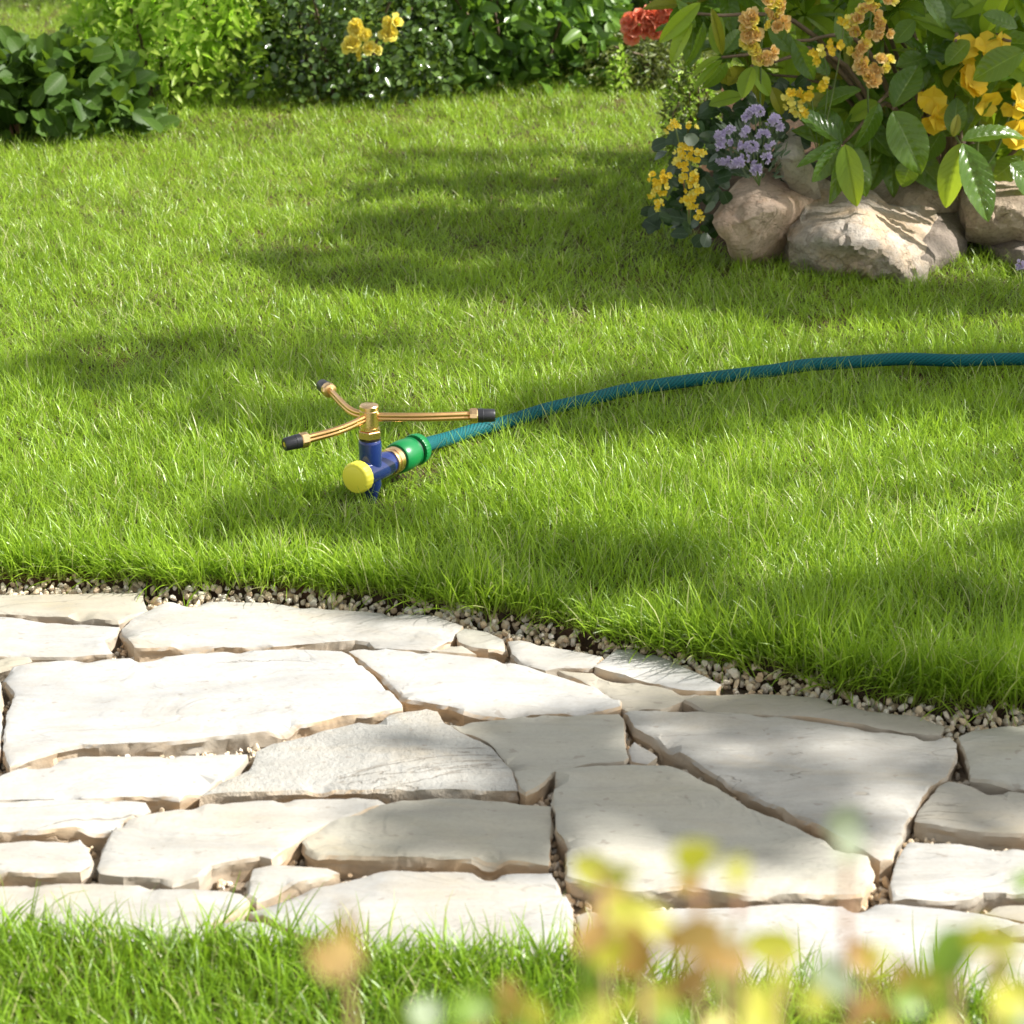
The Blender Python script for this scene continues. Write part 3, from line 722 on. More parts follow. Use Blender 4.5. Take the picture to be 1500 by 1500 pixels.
add('nut', lathe('nut', HB, UP, [(0, .0118), (.0008, .0129), (.0078, .0129), (.0086, .0120), (.0088, .0100)], M_BRASS, 6, 20), spr)
hub = add('hub', lathe('hub', HB + UP * .0086, UP, [(0, .0088), (.001, .0104), (.0030, .0104), (.0034, .0096), (.0048, .0096), (.0053, .0103), (.0215, .0103), (.0222, .0096), (.0236, .0096), (.0240, .0103), (.0265, .0103), (.0278, .0094), (.0283, .0078)], M_BRASS, 48, 25), spr)
HC = HB + UP * .0230
def arm(mid_px, zmid, end_px, zend, tail_px, ztail):
    m_, e_, t_ = G(*mid_px, zmid), G(*end_px, zend), G(*tail_px, ztail)
    pts = catmull([HC + (m_ - HC).normalized() * .004, m_, e_], 8)
    a = add('arm', merge('arm', [tube('a', [p + UP * .0019 for p in pts], .0029, M_COPPER, 16), tube('a', [p - UP * .0019 for p in pts], .0029, M_COPPER, 16)], M_COPPER), spr)
    d = (t_ - e_).normalized(); e0 = e_ - d * .001
    add('ferrule', lathe('ferrule', e0, d, [(0, .0048), (.001, .0074), (.003, .0084), (.0085, .0084), (.0095, .0076)], M_BRASS, 12, 25), a)
    add('nozzle_cap', lathe('nozzle_cap', e0 + d * .0093, d, [(0, .0066), (.0005, .0076), (.006, .0077), (.0065, .0073), (.0165, .0070), (.0185, .0062), (.0186, .0034), (.0168, .0032)], M_BLACK, 28, 30), a)
    add('nozzle_tip', lathe('nozzle_tip', e0 + d * .0255, d, [(0, .0030), (.0022, .0029), (.0024, .0020), (.0024, .0012), (.0010, .0010)], M_BRASS, 20, 25), a)
    return (e_ - HC).length
zc = HC.z
print('arms', arm((620, 611), zc, (688, 609), zc - .002, (715, 608.5), zc - .002), arm((500, 629), zc - .001, (451, 643), zc - .004, (430, 648), zc - .005), arm((512, 601), zc, (484, 573), zc - .002, (466, 560), zc - .002))

# ------------------------------------------------------------------ hose
hose_pts[0] = SPR + AX * .088
tail = [p + Vector((0, 0, 0)) for i, p in enumerate(hose_pts)]
prop(add('garden_hose', tube('garden_hose', tail, .0082, M_HOSE, 28)), 'teal ribbed garden hose lying across the lawn behind the sprinkler', 'hose')

# ------------------------------------------------------------------ rocks
def rock(px, Y, depth, mat, label, seed, slope=.35, lean=.0, amp=.010, bury=.03, roundness=.22, yaw=0.0, knee=.62):
    """front outline in pixels at distance Y; the face slopes back, then the stone runs 'depth' away"""
    poly = [V(x, y, Y) for x, y in px]; poly = [(p.x, p.z) for p in poly]
    if sum(poly[i][0] * poly[(i + 1) % len(poly)][1] - poly[(i + 1) % len(poly)][0] * poly[i][1] for i in range(len(poly))) < 0: poly = poly[::-1]
    O = densify(poly, .006, .0035, 22, seed); n = len(O); xs = [p[0] for p in O]; zs = [p[1] for p in O]
    x0, x1, z0, z1 = min(xs), max(xs), min(zs), max(zs); st = .0058
    gr = [(x + random.uniform(-.25, .25) * st, z + random.uniform(-.25, .25) * st) for x in np.arange(x0, x1, st) for z in np.arange(z0, z1, st)]
    gr = [p for p in gr if inside(O, *p)]; dg = seg_dist(np.array(gr), O); gr = [p for p, d in zip(gr, dg) if d > .004]
    allp = [Vector(p) for p in O] + [Vector(p) for p in gr]
    vo, _, fo, *_ = delaunay_2d_cdt(allp, [(i, (i + 1) % n) for i in range(n)], [list(range(n))], 1, 1e-7)
    P2 = np.array([(v.x, v.y) for v in vo]); dd = seg_dist(P2, O); size = min(x1 - x0, z1 - z0) * roundness; vs = []
    rd = random.Random(seed); cut = [(Vector((rd.uniform(-1, 1), 0, rd.uniform(-1, 1))).normalized(), rd.uniform(-.02, .06), rd.uniform(.5, 1.6)) for _ in range(11)]
    cx, cz = (x0 + x1) / 2, (z0 + z1) / 2
    def face(x, z, d):
        b = min(1, d / size); bulge = -min(1, b * 1.6) * size * .5
        y = bulge + slope * (z - z0) + yaw * (x - x0) + 1.1 * max(0, z - z0 - knee * (z1 - z0))
        for nn, o_, k in cut:
            s_ = (x - cx) * nn.x + (z - cz) * nn.z - o_
            if s_ > 0: y += s_ * k * .6
        p = Vector((x * 14, seed, z * 14)); r = 1 - abs(noise.noise(p)) * 2; r2 = 1 - abs(noise.noise(p * 2.7)) * 2
        y += amp * (.55 - .6 * r) + amp * .5 * (.3 - .45 * r2) + amp * .9 * noise.noise(p * .7) + amp * .3 * noise.noise(p * 7) + amp * .16 * noise.noise(p * 16)
        # broken planes: flat facets meeting at hard steps
        q = Vector((x, 0, z)) + Vector((.02 * noise.noise(p * 1.3), 0, .02 * noise.noise(p * 1.3 + Vector((9, 0, 0)))))
        for fr_, am_ in ((17, 1.0), (38, .5)):
            ds, ps = noise.voronoi(q * fr_ + Vector((seed, 0, 0)))
            c0 = ps[0]; h1 = noise.cell(c0 * 3.1 + Vector((.5, .5, .5))); h2 = noise.cell(c0 * 5.3 + Vector((1.5, .5, .5))); h3 = noise.cell(c0 * 7.7 + Vector((.5, 2.5, .5)))
            loc = q * fr_ + Vector((seed, 0, 0)) - c0
            y += amp * am_ * (.55 * h1 + .5 * h2 * loc.x + .5 * h3 * loc.z)
        return y
    for (x, z), d in zip(P2, dd):
        yy = Y + face(x, z, d); k_ = yy / Y; vs.append((x * k_, yy, CAM_H + (z - CAM_H) * k_))
    faces = [tuple(f) for f in fo]; oi = [int(np.argmin(((P2 - np.array(p)) ** 2).sum(1))) for p in O]; prev = oi
    for q in range(1, 9):
        t = q / 8; k = 1 - .30 * t * t - (.5 if q == 8 else 0); cur = []
        for i, (x, z) in enumerate(O):
            by = vs[oi[i]][1]; nz_ = noise.noise(Vector((x * 16, t * 4, z * 16 + seed))) * amp * 1.1
            k_ = by / Y; X = (cx + (x - cx) * k) * k_ + nz_; Z_ = CAM_H + (z0 + (z - z0) * k * (1 - lean * t) - CAM_H) * k_ + nz_
            cur.append(len(vs)); vs.append((X, by + depth * t, Z_))
        for i in range(n):
            j = (i + 1) % n
            if prev[i] != prev[j]: faces.append((prev[j], prev[i], cur[i], cur[j]))
        prev = cur
    faces.append(tuple(reversed(prev)))
    c = Vector((cx, Y + depth / 2, z0)); vs = [Vector(v) - c for v in vs]
    me = mesh_of('boulder', vs, faces, mat); bm = bmesh.new(); bm.from_mesh(me); bmesh.ops.recalc_face_normals(bm, faces=bm.faces); bm.to_mesh(me); bm.free()
    me.set_sharp_from_angle(angle=R(38))
    return prop(add('boulder', me, None, Matrix.Translation(c)), label, 'rock', 'rocks edging the flower bed')
YR = G(1250, 402, .02).y
rock([(1045, 325), (1062, 296), (1085, 268), (1108, 252), (1140, 245), (1175, 262), (1195, 300), (1195, 410), (1160, 400), (1135, 405), (1115, 412), (1092, 400), (1068, 362), (1050, 338)], YR - .02, .14, M_ROCKPINK, 'smooth pinkish boulder at the left end of the rock edging', 3, slope=.30, amp=.009, roundness=.06, yaw=.45, knee=.85)
rock([(1140, 222), (1152, 196), (1162, 187), (1172, 198), (1180, 228), (1196, 262), (1205, 300), (1170, 300), (1150, 262)], YR + .06, .06, M_ROCKGREY, 'upright grey stone horn rising behind the big boulder', 5, slope=.3, amp=.005, yaw=.4)
rock([(1157, 300), (1165, 278), (1195, 268), (1240, 285), (1262, 292), (1278, 280), (1300, 300), (1335, 308), (1368, 318), (1374, 332), (1385, 345), (1372, 355), (1362, 390), (1356, 430), (1330, 445), (1280, 445), (1200, 442), (1158, 430), (1155, 345)], YR - .08, .20, M_ROCKMIX, 'largest boulder, rough grey and buff, in front of the leafy shrub', 11, slope=.26, amp=.016, roundness=.06, yaw=.42, knee=.8)
rock([(1290, 300), (1345, 296), (1395, 306), (1415, 330), (1416, 415), (1400, 440), (1340, 440)], YR + .02, .16, M_ROCKDARK, 'dark rock standing in for the shaded right side of the big boulder', 17, slope=.2)  # dark stone colour stands in for shade on the boulder's right side
rock([(1248, 268), (1310, 256), (1400, 262), (1420, 290), (1412, 322), (1330, 312), (1262, 300)], YR + .20, .20, M_ROCKBROWN, 'flat brown ledge of stone under the drooping shrub leaves', 21, slope=.9)
rock([(1414, 300), (1425, 262), (1470, 255), (1560, 262), (1640, 290), (1640, 372), (1500, 368), (1440, 358), (1416, 352)], YR + .05, .22, M_ROCKBROWN, 'brown block of stone at the right edge, upper of two', 29, slope=.35, yaw=.3)
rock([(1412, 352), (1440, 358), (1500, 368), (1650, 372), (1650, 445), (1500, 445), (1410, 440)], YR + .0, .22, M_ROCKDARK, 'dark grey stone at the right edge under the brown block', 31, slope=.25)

# ------------------------------------------------------------------ plants
bo = densify(BEDP, .04, .012, 9, 3); bx0, bx1 = min(p[0] for p in bo), max(p[0] for p in bo); by0, by1 = min(p[1] for p in bo), max(p[1] for p in bo)
bg_ = [(x, y) for x in np.arange(bx0, bx1, .045) for y in np.arange(by0, by1, .045) if inside(bo, x, y)]
bd = seg_dist(np.array(bg_), bo); bg_ = [p for p, d in zip(bg_, bd) if d > .02]; nb = len(bo)
bv, _, bf, *_ = delaunay_2d_cdt([Vector(p) for p in bo + bg_], [(i, (i + 1) % nb) for i in range(nb)], [list(range(nb))], 1, 1e-7)
bdd = seg_dist(np.array([tuple(v) for v in bv]), bo)
me = mesh_of('flower_bed', [(v.x, v.y, .004 + .05 * min(1, d / .2) + .012 * noise.noise(Vector((v.x * 14, v.y * 14, 2))) * min(1, d / .05)) for v, d in zip(bv, bdd)], [tuple(q) for q in bf], M_SOIL)
prop(add('flower_bed', me), 'raised bed of dark soil behind the rocks', kind='structure')
CAMP = Vector((0, 0, CAM_H))
def shrub_root(name, loc, label, cat='shrub', group=None): return empty(name, loc, label, cat, group)
def leaf_px(root, me, b, t, wpx, Y, dY=0.0, face=(0, -.6, .8), roll=0, name='leaf'):
    B = V(b[0], b[1], Y); T = V(t[0], t[1], Y + dY); d = T - B; L = d.length
    sc_ = FPX / (B - CAMP).length
    Wf = (wpx / sc_) / (L * me['W'])
    n_ = Vector(face); n_ = (n_ - d.normalized() * n_.dot(d.normalized())).normalized()
    n_ = Matrix.Rotation(roll, 3, d.normalized()) @ n_
    add(name, me, root, frame(B, d, n_, L, Wf))
def LM(name, mat, **k):
    me = leaf_mesh(name, mat, **k); me['W'] = k.get('W', .4); return me

M_BIG = leafmat('glossy_shrub_leaf', (.040, .110, .012), (.11, .20, .022), (.44, .62, .03), .22, .34, vein=(.26, .38, .10), veinscale=9, spec=.5, bumpd=.0007)
M_BIGY = leafmat('yellowing_shrub_leaf', (.16, .20, .02), (.34, .32, .03), (.55, .55, .04), .33, .4, vein=(.35, .36, .10), veinscale=9, bumpd=.0012)
BIG = [LM('leaf', M_BIG, W=.38, seg=34, half=5, fold=.34, curl=c, quilt=.036, wave=w_, belly=.75, tip=1.3, seed=i) for i, (c, w_) in enumerate([(.25, .3), (.45, .5), (.10, .3), (.65, .4)])]
BIGY = LM('leaf', M_BIGY, W=.34, seg=26, half=4, fold=.4, curl=.4, quilt=.020, belly=.7, tip=1.2, seed=9)
M_BIGL = leafmat('backlit_shrub_leaf', (.14, .27, .02), (.32, .46, .04), (.66, .85, .05), .3, .5, vein=(.25, .36, .10), veinscale=9, bumpd=.0012)  # lime copy of the leaf colour, light from behind put into it
BIGL = [LM('leaf', M_BIGL, W=.34, seg=26, half=4, fold=.35, curl=c, quilt=.024, belly=.7, tip=1.2, seed=12) for c in (.2, .5)]
YB = YR + .14
bush = shrub_root('leafy_shrub', Vector((G(1380, 330).x, YR + .35, 0)), 'large glossy-leaved shrub overhanging the rocks at the right')
hand = [ # base, tip, width, Y, dY, face
 ((1409,207),(1504,178),34,-.03,.02,(-.1,-.5,.85)), ((1409,205),(1462,108),30,.02,.03,(-.5,-.6,.5)), ((1398,200),(1402,142),30,.0,.02,(-.3,-.9,.3)),
 ((1409,210),(1379,299),38,-.03,-.03,(-.4,-.7,.5)), ((1410,210),(1450,324),46,-.05,-.04,(.1,-.8,.6)), ((1420,212),(1462,268),42,.06,.02,(.2,-.9,.2)),
 ((1309,157),(1346,90),40,-.01,.04,(-.2,-.75,.6)), ((1308,163),(1353,249),54,-.05,-.04,(-.15,-.75,.6)), ((1338,236),(1318,270),34,-.01,-.01,(0,-.4,.9)),
 ((1287,150),(1262,220),30,-.02,-.02,(.6,-.7,.3)), ((1287,150),(1240,172),26,.04,.0,(0,-.7,.6)), ((1262,132),(1190,147),30,.0,.0,(0,-.5,.85)), ((1318,160),(1350,200),38,.07,0,(.3,-.8,.2)),
 ((1234,211),(1166,160),34,-.02,.0,(.1,-.6,.8)), ((1234,211),(1164,184),26,.0,.0,(0,-.7,.6)), ((1232,208),(1167,244),16,-.03,-.03,(.3,-.6,.8)), ((1232,213),(1191,266),28,-.03,-.04,(.5,-.6,.6)),
 ((1236,214),(1221,298),26,-.04,-.04,(.5,-.7,.4)), ((1238,212),(1252,296),36,-.05,-.05,(-.3,-.8,.5)), ((1240,210),(1276,283),34,-.02,-.03,(.3,-.9,.3)), ((1234,208),(1209,150),26,.0,.0,(.4,-.8,.4)), ((1240,208),(1262,160),28,.05,.0,(.2,-.8,.4)),
 ((1026,4),(965,62),24,-.02,.0,(.5,-.6,.7)), ((1014,34),(977,88),24,-.02,-.01,(-.5,-.7,.4)), ((1030,30),(1014,100),18,.0,-.01,(.7,-.6,.2)), ((1056,83),(1008,106),16,-.03,.0,(0,-.4,.9)),
 ((1058,88),(1016,128),15,-.03,-.01,(-.2,-.6,.8)), ((1064,91),(1038,133),22,.0,-.01,(.6,-.7,.1)), ((1053,80),(1047,18),24,.02,.02,(-.4,-.8,.3)), ((1060,78),(1088,40),22,.03,.02,(.2,-.8,.5)), ((1088,141),(1038,147),24,.0,.0,(0,-.7,.7)),
 ((1102,98),(1086,142),27,-.03,-.02,(-.5,-.7,.4)), ((1163,58),(1192,118),28,-.02,-.01,(-.4,-.8,.4)), ((1100,96),(1130,140),24,.0,.0,(.3,-.8,.3)), ((1225,20),(1245,70),30,.03,0,(.2,-.8,.5)), ((1340,30),(1310,62),30,.02,0,(0,-.6,.8)),
 ((1420,60),(1385,95),36,.0,0,(-.2,-.5,.8)), ((1500,75),(1425,112),42,-.02,0,(.0,-.8,.5)), ((1490,40),(1440,20),34,.04,0,(0,-.5,.8)), ((1380,190),(1352,238),34,.08,0,(.4,-.8,.1)), ((1480,240),(1530,290),44,.05,0,(.2,-.7,.5)), ((1495,230),(1440,275),36,.12,0,(.2,-.8,.3)),
 ((1160,75),(1130,40),26,.03,0,(-.3,-.6,.6)), ((1215,110),(1180,75),26,.05,0,(.1,-.7,.6)), ((1150,130),(1185,165),26,.04,0,(.1,-.7,.5)), ((990,0),(1020,40),18,.02,0,(.3,-.7,.5)), ((1350,-10),(1392,36),34,.0,0,(.2,-.6,.7)), ((1280,-20),(1240,25),30,.03,0,(.1,-.7,.6))]
cents = [(1409, 208), (1308, 160), (1234, 211), (1058, 84), (1287, 150), (1020, 20), (1163, 60), (1100, 97), (1400, 60), (1480, 60)]
for b, t, wd, y, dy, f in hand:
    leaf_px(bush, BIGL[random.randrange(2)] if (b[0] < 1115 and random.random() < .45) or random.random() < .08 else BIG[random.randrange(4)], b, t, wd * 1.06, YB + y, dy, f)
for b, t, wd, y in [((1042, 12), (1062, 82), 16, .0), ((1130, 128), (1150, 168), 22, .03), ((1108, 120), (1112, 165), 20, .03), ((1396, 200), (1404, 168), 14, -.02), ((1180, 150), (1215, 142), 22, .02), ((1058, 92), (1066, 130), 18, .06)]:
    leaf_px(bush, BIGY, b, t, wd, YB + y, .0, (0, -.8, .5))
# whorls further back and above, first as single leaves, the rest joined
items = []
rd = random.Random(5)
def whorl(c, ax, n, L, out, meshes, wf=1.0):
    ax = ax.normalized(); x = ax.orthogonal().normalized(); y = ax.cross(x); a0 = rd.random() * 6
    for k in range(n):
        a = a0 + k * 2.4; rdv = x * math.cos(a) + y * math.sin(a); d = (rdv * rd.uniform(.8, 1.2) + ax * rd.uniform(.1, .8) + Vector((0, 0, -.25))).normalized()
        out.append((meshes[rd.randrange(len(meshes))], frame(c + d * .004, d, ax + Vector((0, 0, .3)), L * rd.uniform(.7, 1.15), wf * rd.uniform(.9, 1.15))))
wc = []
for i in range(150):
    px = rd.uniform(985, 1580); py = rd.uniform(-170, 250); Y = YB + .12 + rd.random() ** 1.3 * .5
    if py > 60 + (px - 985) * .55: continue
    if px < 1090 and py > 60: continue
    c = V(px, py, Y)
    if c.z < .12: continue
    wc.append(c); whorl(c, Vector((rd.uniform(-.6, .3), rd.uniform(-1, .1), rd.uniform(.1, 1))), rd.randint(5, 8), rd.uniform(.085, .125), items, BIG if rd.random() < .42 else (BIG + BIGL * 3 if rd.random() < .75 else BIG + [BIGY] * 2))
items.sort(key=lambda it: (it[1].translation - CAMP).length)
vis = [it for it in items if -20 < 750 + (it[1].translation.x / (it[1].translation.y)) * FPX < 1600 and it[1].translation.z < .62]
first = vis[:200]; ids = set(id(x) for x in first); rest = [it for it in items if id(it) not in ids]
for me_, M_ in first: add('leaf', me_, bush, M_)
o = add('foliage', join('foliage', [(m, M_) for m, M_ in rest]), bush); o['kind'] = 'stuff'
RB = Vector((G(1380, 330).x, YR + .35, 0))
for k, (x, y) in enumerate(cents):
    tgt = V(x, y, YB - .0); mid = RB.lerp(tgt, .55) + Vector((0, .03, .12))
    add('stem', tube('stem', [RB + Vector((rd.uniform(-.03, .03), rd.uniform(-.03, .03), -.02)), mid, tgt], [.006, .0022], M_BARK, 8, smoothn=5), bush)
for c in wc[::5]:
    mid = RB.lerp(c, .55) + Vector((0, .0, .08)); add('stem', tube('stem', [RB, mid, c], [.005, .0018], M_BARK, 6, smoothn=4), bush)

# ---- flowers
def petalmat(name, c1, c2, tr, tf=.35, rough=.5): return leafmat(name, c1, c2, tr, rough, tf, spec=.25)
M_APRI = petalmat('apricot_petal', (.82, .56, .20), (.90, .72, .36), (.9, .55, .12))
M_YEL = petalmat('yellow_petal', (.80, .54, .025), (.88, .68, .07), (.95, .65, .03))
M_YEL2 = petalmat('lemon_petal', (.86, .74, .10), (.90, .82, .24), (.9, .7, .08))
M_VIO = petalmat('violet_petal', (.60, .50, .74), (.78, .70, .88), (.66, .57, .82))
M_RED = petalmat('coral_petal', (.80, .22, .12), (.86, .36, .24), (.9, .2, .08))
M_HERB = leafmat('grey_green_leaf', (.06, .095, .05), (.13, .17, .10), (.12, .18, .07), .5, .2)
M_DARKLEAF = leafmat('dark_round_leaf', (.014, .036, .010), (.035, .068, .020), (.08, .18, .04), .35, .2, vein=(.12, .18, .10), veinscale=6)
def floret(name, mat, np_=5, W=.75, cup=.5, seed=0, ruff=.06, layers=1):
    rd_ = random.Random(seed); it = []
    pm = leaf_mesh('petal', mat, W=W, seg=5, half=2, fold=-.2, curl=-cup, tip=.35, belly=.55, wave=1.4, seed=seed)
    for l in range(layers):
        for k in range(np_):
            a = 2 * math.pi * (k + .5 * l) / np_ + rd_.uniform(-.2, .2); el = .25 + .55 * l + rd_.uniform(-.2, .25)
            d = Vector((math.cos(a) * math.cos(el), math.sin(a) * math.cos(el), math.sin(el))); n_ = Vector((-math.cos(a) * math.sin(el), -math.sin(a) * math.sin(el), math.cos(el)))
            it.append((pm, frame(Vector((0, 0, 0)), d, n_, rd_.uniform(.42, .55) * (1 - .25 * l))))
    return join(name, it)
APRI = [floret('flower', M_APRI, 5, .9, .5, s, layers=2) for s in range(3)] + [floret('flower', M_YEL2, 5, .9, .6, 7, layers=2)]
YELL = [floret('flower', M_YEL, 5, .8, .5, s) for s in range(20, 22)] + [floret('flower', M_YEL2, 5, .8, .4, 23)]
VIOL = [floret('flower', M_VIO, 5, .6, .5, s, layers=2) for s in range(30, 33)]
LEMON = [floret('flower', M_YEL2, 5, 1.0, .45, s, layers=2) for s in range(45, 47)]
BIGYEL = [floret('flower', M_YEL, 5, 1.0, .45, s) for s in range(40, 43)]
CORAL = [floret('flower', M_RED, 6, 1.0, .4, s, layers=2) for s in range(50, 52)]
def blobs(root, meshes, spots, Y, size, seed):
    """spots: (px, py, rx, ry, n) ellipses filled with single flowers"""
    r_ = random.Random(seed)
    for cx, cy, rx_, ry_, n in spots:
        for _ in range(n):
            a = r_.random() * 6.28; q = math.sqrt(r_.random()); dx, dy = q * math.cos(a), q * math.sin(a); hh = math.sqrt(max(0, 1 - q * q))
            p = V(cx + dx * rx_, cy + dy * ry_, Y - hh * rx_ / FPX * 3.3 * .8)
            d = Vector((dx, -hh - .2, -dy + .25)).normalized(); s_ = size * r_.uniform(.8, 1.2)
            q_ = d.to_track_quat('Z', 'Y').to_matrix().to_4x4() @ Matrix.Rotation(r_.random() * 6.28, 4, 'Z')
            add('flower', meshes[r_.randrange(len(meshes))], root, Matrix.Translation(p) @ q_ @ Matrix.Scale(s_, 4))
def stem_px(root, pts, Y, r, mat=M_STEM, name='stem'):
    add(name, tube('stem', [V(x, y, Y) for x, y in pts], r, mat, 7, smoothn=5), root)
def plant(name, loc_px, Y, label, cat='flowers', group=None):
    p = V(loc_px[0], loc_px[1], Y); p.z = 0
    return empty(name, p, label, cat, group)
f = plant('apricot_flower', (1115, 200), YB + .06, 'apricot flower spike hanging over the lavender at the left of the shrub')
blobs(f, APRI, [(1128, 8, 16, 14, 9), (1108, 30, 20, 16, 12), (1140, 38, 12, 12, 6), (1102, 58, 17, 16, 11), (1118, 80, 18, 12, 9)], YB - .04, .023, 1)
stem_px(f, [(1128, 0), (1116, 60), (1114, 120), (1113, 210)], YB, .0016)
f = plant('apricot_flower', (1275, 230), YB + .06, 'apricot flower spike hanging in the middle of the shrub')
blobs(f, APRI, [(1266, 30, 20, 20, 13), (1288, 44, 18, 16, 9), (1258, 70, 12, 12, 5), (1270, 98, 16, 10, 7), (1292, 96, 14, 12, 6), (1270, 114, 16, 8, 6), (1290, -4, 22, 10, 7)], YB - .04, .023, 2)
stem_px(f, [(1280, -10), (1272, 60), (1271, 130), (1275, 240)], YB, .0016)
f = plant('orange_flower', (1200, 220), YB + .05, 'sprays of small orange-yellow flowers beside the upright grey stone')
blobs(f, YELL, [(1160, 148, 12, 14, 8), (1172, 160, 10, 10, 6), (1186, 138, 14, 8, 6), (1204, 122, 10, 8, 4), (1208, 74, 14, 9, 6), (1196, 84, 8, 10, 4), (1238, 28, 8, 14, 6), (1224, 66, 8, 8, 3)], YB - .05, .015, 3)
for p in ([(1160, 150), (1180, 170), (1200, 230)], [(1188, 138), (1192, 170), (1200, 230)], [(1206, 76), (1212, 130), (1200, 230)], [(1238, 30), (1225, 110), (1200, 230)]): stem_px(f, p, YB - .01, .0011)
f = plant('yellow_blossom', (1430, 240), YB + .08, 'cluster of big golden yellow blossoms at the right side of the shrub')
blobs(f, BIGYEL, [(1365, 140, 8, 8, 1), (1368, 170, 8, 8, 2), (1412, 75, 14, 8, 2), (1450, 72, 18, 8, 2), (1415, 126, 10, 12, 2), (1442, 145, 8, 6, 1), (1487, 148, 8, 12, 2), (1492, 196, 8, 10, 2)], YB + .03, .052, 4)
for p in ([(1366, 160), (1400, 200), (1430, 260)], [(1440, 75), (1435, 160), (1430, 260)], [(1485, 150), (1460, 220), (1430, 260)]): stem_px(f, p, YB + .05, .002)
f = plant('yellow_flower', (975, 340), YR - .0, 'yellow flower spike nearest the lawn at the left end of the bed', group=None)
YL = YR - .03
blobs(f, YELL, [(962, 262, 12, 10, 14), (978, 258, 9, 10, 10), (958, 282, 8, 8, 9), (970, 276, 10, 10, 9), (964, 300, 6, 8, 8)], YL - .02, .0100, 5)
stem_px(f, [(968, 262), (966, 300), (975, 345)], YL, .0012)
f = plant('yellow_flower', (1012, 340), YR, 'taller yellow flower spike leaning against the pink boulder')
blobs(f, YELL, [(1002, 222, 14, 10, 15), (1022, 228, 14, 8, 12), (996, 240, 10, 10, 10), (1008, 256, 13, 12, 16), (1018, 276, 15, 9, 14), (1010, 295, 12, 10, 13), (1022, 316, 8, 6, 6), (984, 186, 12, 8, 9), (1012, 186, 8, 6, 5)], YL, .0105, 6)
stem_px(f, [(1008, 220), (1012, 270), (1010, 345)], YL + .02, .0014); stem_px(f, [(990, 188), (1002, 250), (1010, 345)], YL + .02, .0012)
lav = plant('lavender', (1105, 262), YR + .10, 'clump of violet flowers growing between the yellow spikes and boulders', 'flowers')
YV = YR + .05
blobs(lav, VIOL, [(1056, 198, 7, 12, 16), (1054, 214, 6, 6, 7), (1106, 163, 12, 7, 15), (1098, 168, 6, 6, 5), (1132, 176, 12, 6, 13), (1142, 184, 6, 6, 5), (1100, 216, 10, 8, 15), (1078, 238, 16, 6, 17), (1060, 236, 10, 5, 9), (1108, 248, 6, 11, 13), (1078, 210, 9, 7, 8), (1088, 172, 5, 5, 4), (1118, 198, 9, 7, 9), (1128, 212, 7, 6, 6), (1092, 192, 7, 6, 6), (1070, 190, 5, 5, 4), (1124, 232, 6, 6, 5), (1092, 232, 6, 5, 5)], YV - .03, .0108, 8)
for (x, y) in [(1056, 205), (1106, 168), (1132, 180), (1100, 220), (1078, 240), (1108, 246), (1078, 214), (1090, 176), (1120, 200)]: stem_px(lav, [(x, y), ((x + 1112) / 2, (y + 268) / 2 - 6), (1112, 272)], YV, .0009)
HERB = [LM('leaf', M_HERB, W=.13, seg=5, half=1, fold=.3, curl=c, seed=60) for c in (.1, .4)]
r_ = random.Random(61)
for _ in range(150):
    x, y = r_.uniform(1058, 1148), r_.uniform(188, 262)
    a = math.atan2(y - 275, x - 1110) + r_.uniform(-.5, .5); l_ = r_.uniform(9, 19)
    leaf_px(lav, HERB[r_.randrange(2)], (x, y), (x + l_ * math.cos(a), y + l_ * math.sin(a)), 3.6, YV + r_.uniform(-.02, .06), r_.uniform(-.02, .02), (r_.uniform(-.6, .6), -.7, .5))
f = plant('violet_flower', (1496, 392), YR - .06, 'tiny violet flower in the grass at the right edge'); blobs(f, VIOL, [(1494, 388, 6, 6, 9)], YR - .06, .009, 9); stem_px(f, [(1494, 390), (1497, 402), (1499, 415)], YR - .05, .0009)
# round dark leaves at the foot of the flowers
low = plant('round_leaved_plant', (1010, 330), YR + .04, 'low plant of dark round leaves in shade left of the pink boulder', 'plant')
RND = [LM('leaf', M_DARKLEAF, W=.8, seg=7, half=3, fold=.15, curl=c, tip=.55, belly=.5, seed=70 + i) for i, c in enumerate((.1, .35))]
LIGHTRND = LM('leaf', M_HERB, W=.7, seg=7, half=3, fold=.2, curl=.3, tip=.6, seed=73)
for _ in range(130):
    x, y = r_.uniform(958, 1062), r_.uniform(195, 345)
    if x < 975 and y < 290: continue
    if x > 1045 and y > 290: continue
    a = r_.uniform(0, 6.28); l_ = r_.uniform(16, 34)
    leaf_px(low, RND[r_.randrange(2)], (x, y), (x + l_ * math.cos(a), y + .7 * l_ * math.sin(a)), l_ * .75, YL + .04 + r_.uniform(0, .12), r_.uniform(-.02, .02), (r_.uniform(-.6, .6), -.6, .6))
for b, t in (((1032, 308), (1046, 300)), ((1014, 340), (1000, 328)), ((985, 322), (966, 316)), ((1010, 332), (1026, 322)), ((1006, 196), (1018, 212))): leaf_px(low, LIGHTRND if b[0] in (1032, 1006) else RND[0], b, t, 24, YL + .0, -.01, (.1, -.5, .8))
for _ in range(120):
    x, y = r_.uniform(1040, 1175), r_.uniform(120, 262); a = r_.uniform(0, 6.28); l_ = r_.uniform(18, 36)
    leaf_px(low, RND[r_.randrange(2)], (x, y), (x + l_ * math.cos(a), y + .7 * l_ * math.sin(a)), l_ * .6, YV + .10 + r_.uniform(0, .12), r_.uniform(-.02, .02), (r_.uniform(-.6, .6), -.6, .6))
stem_px(low, [(1000, 260), (1008, 300), (1010, 345)], YL + .06, .002, M_STEMRED)

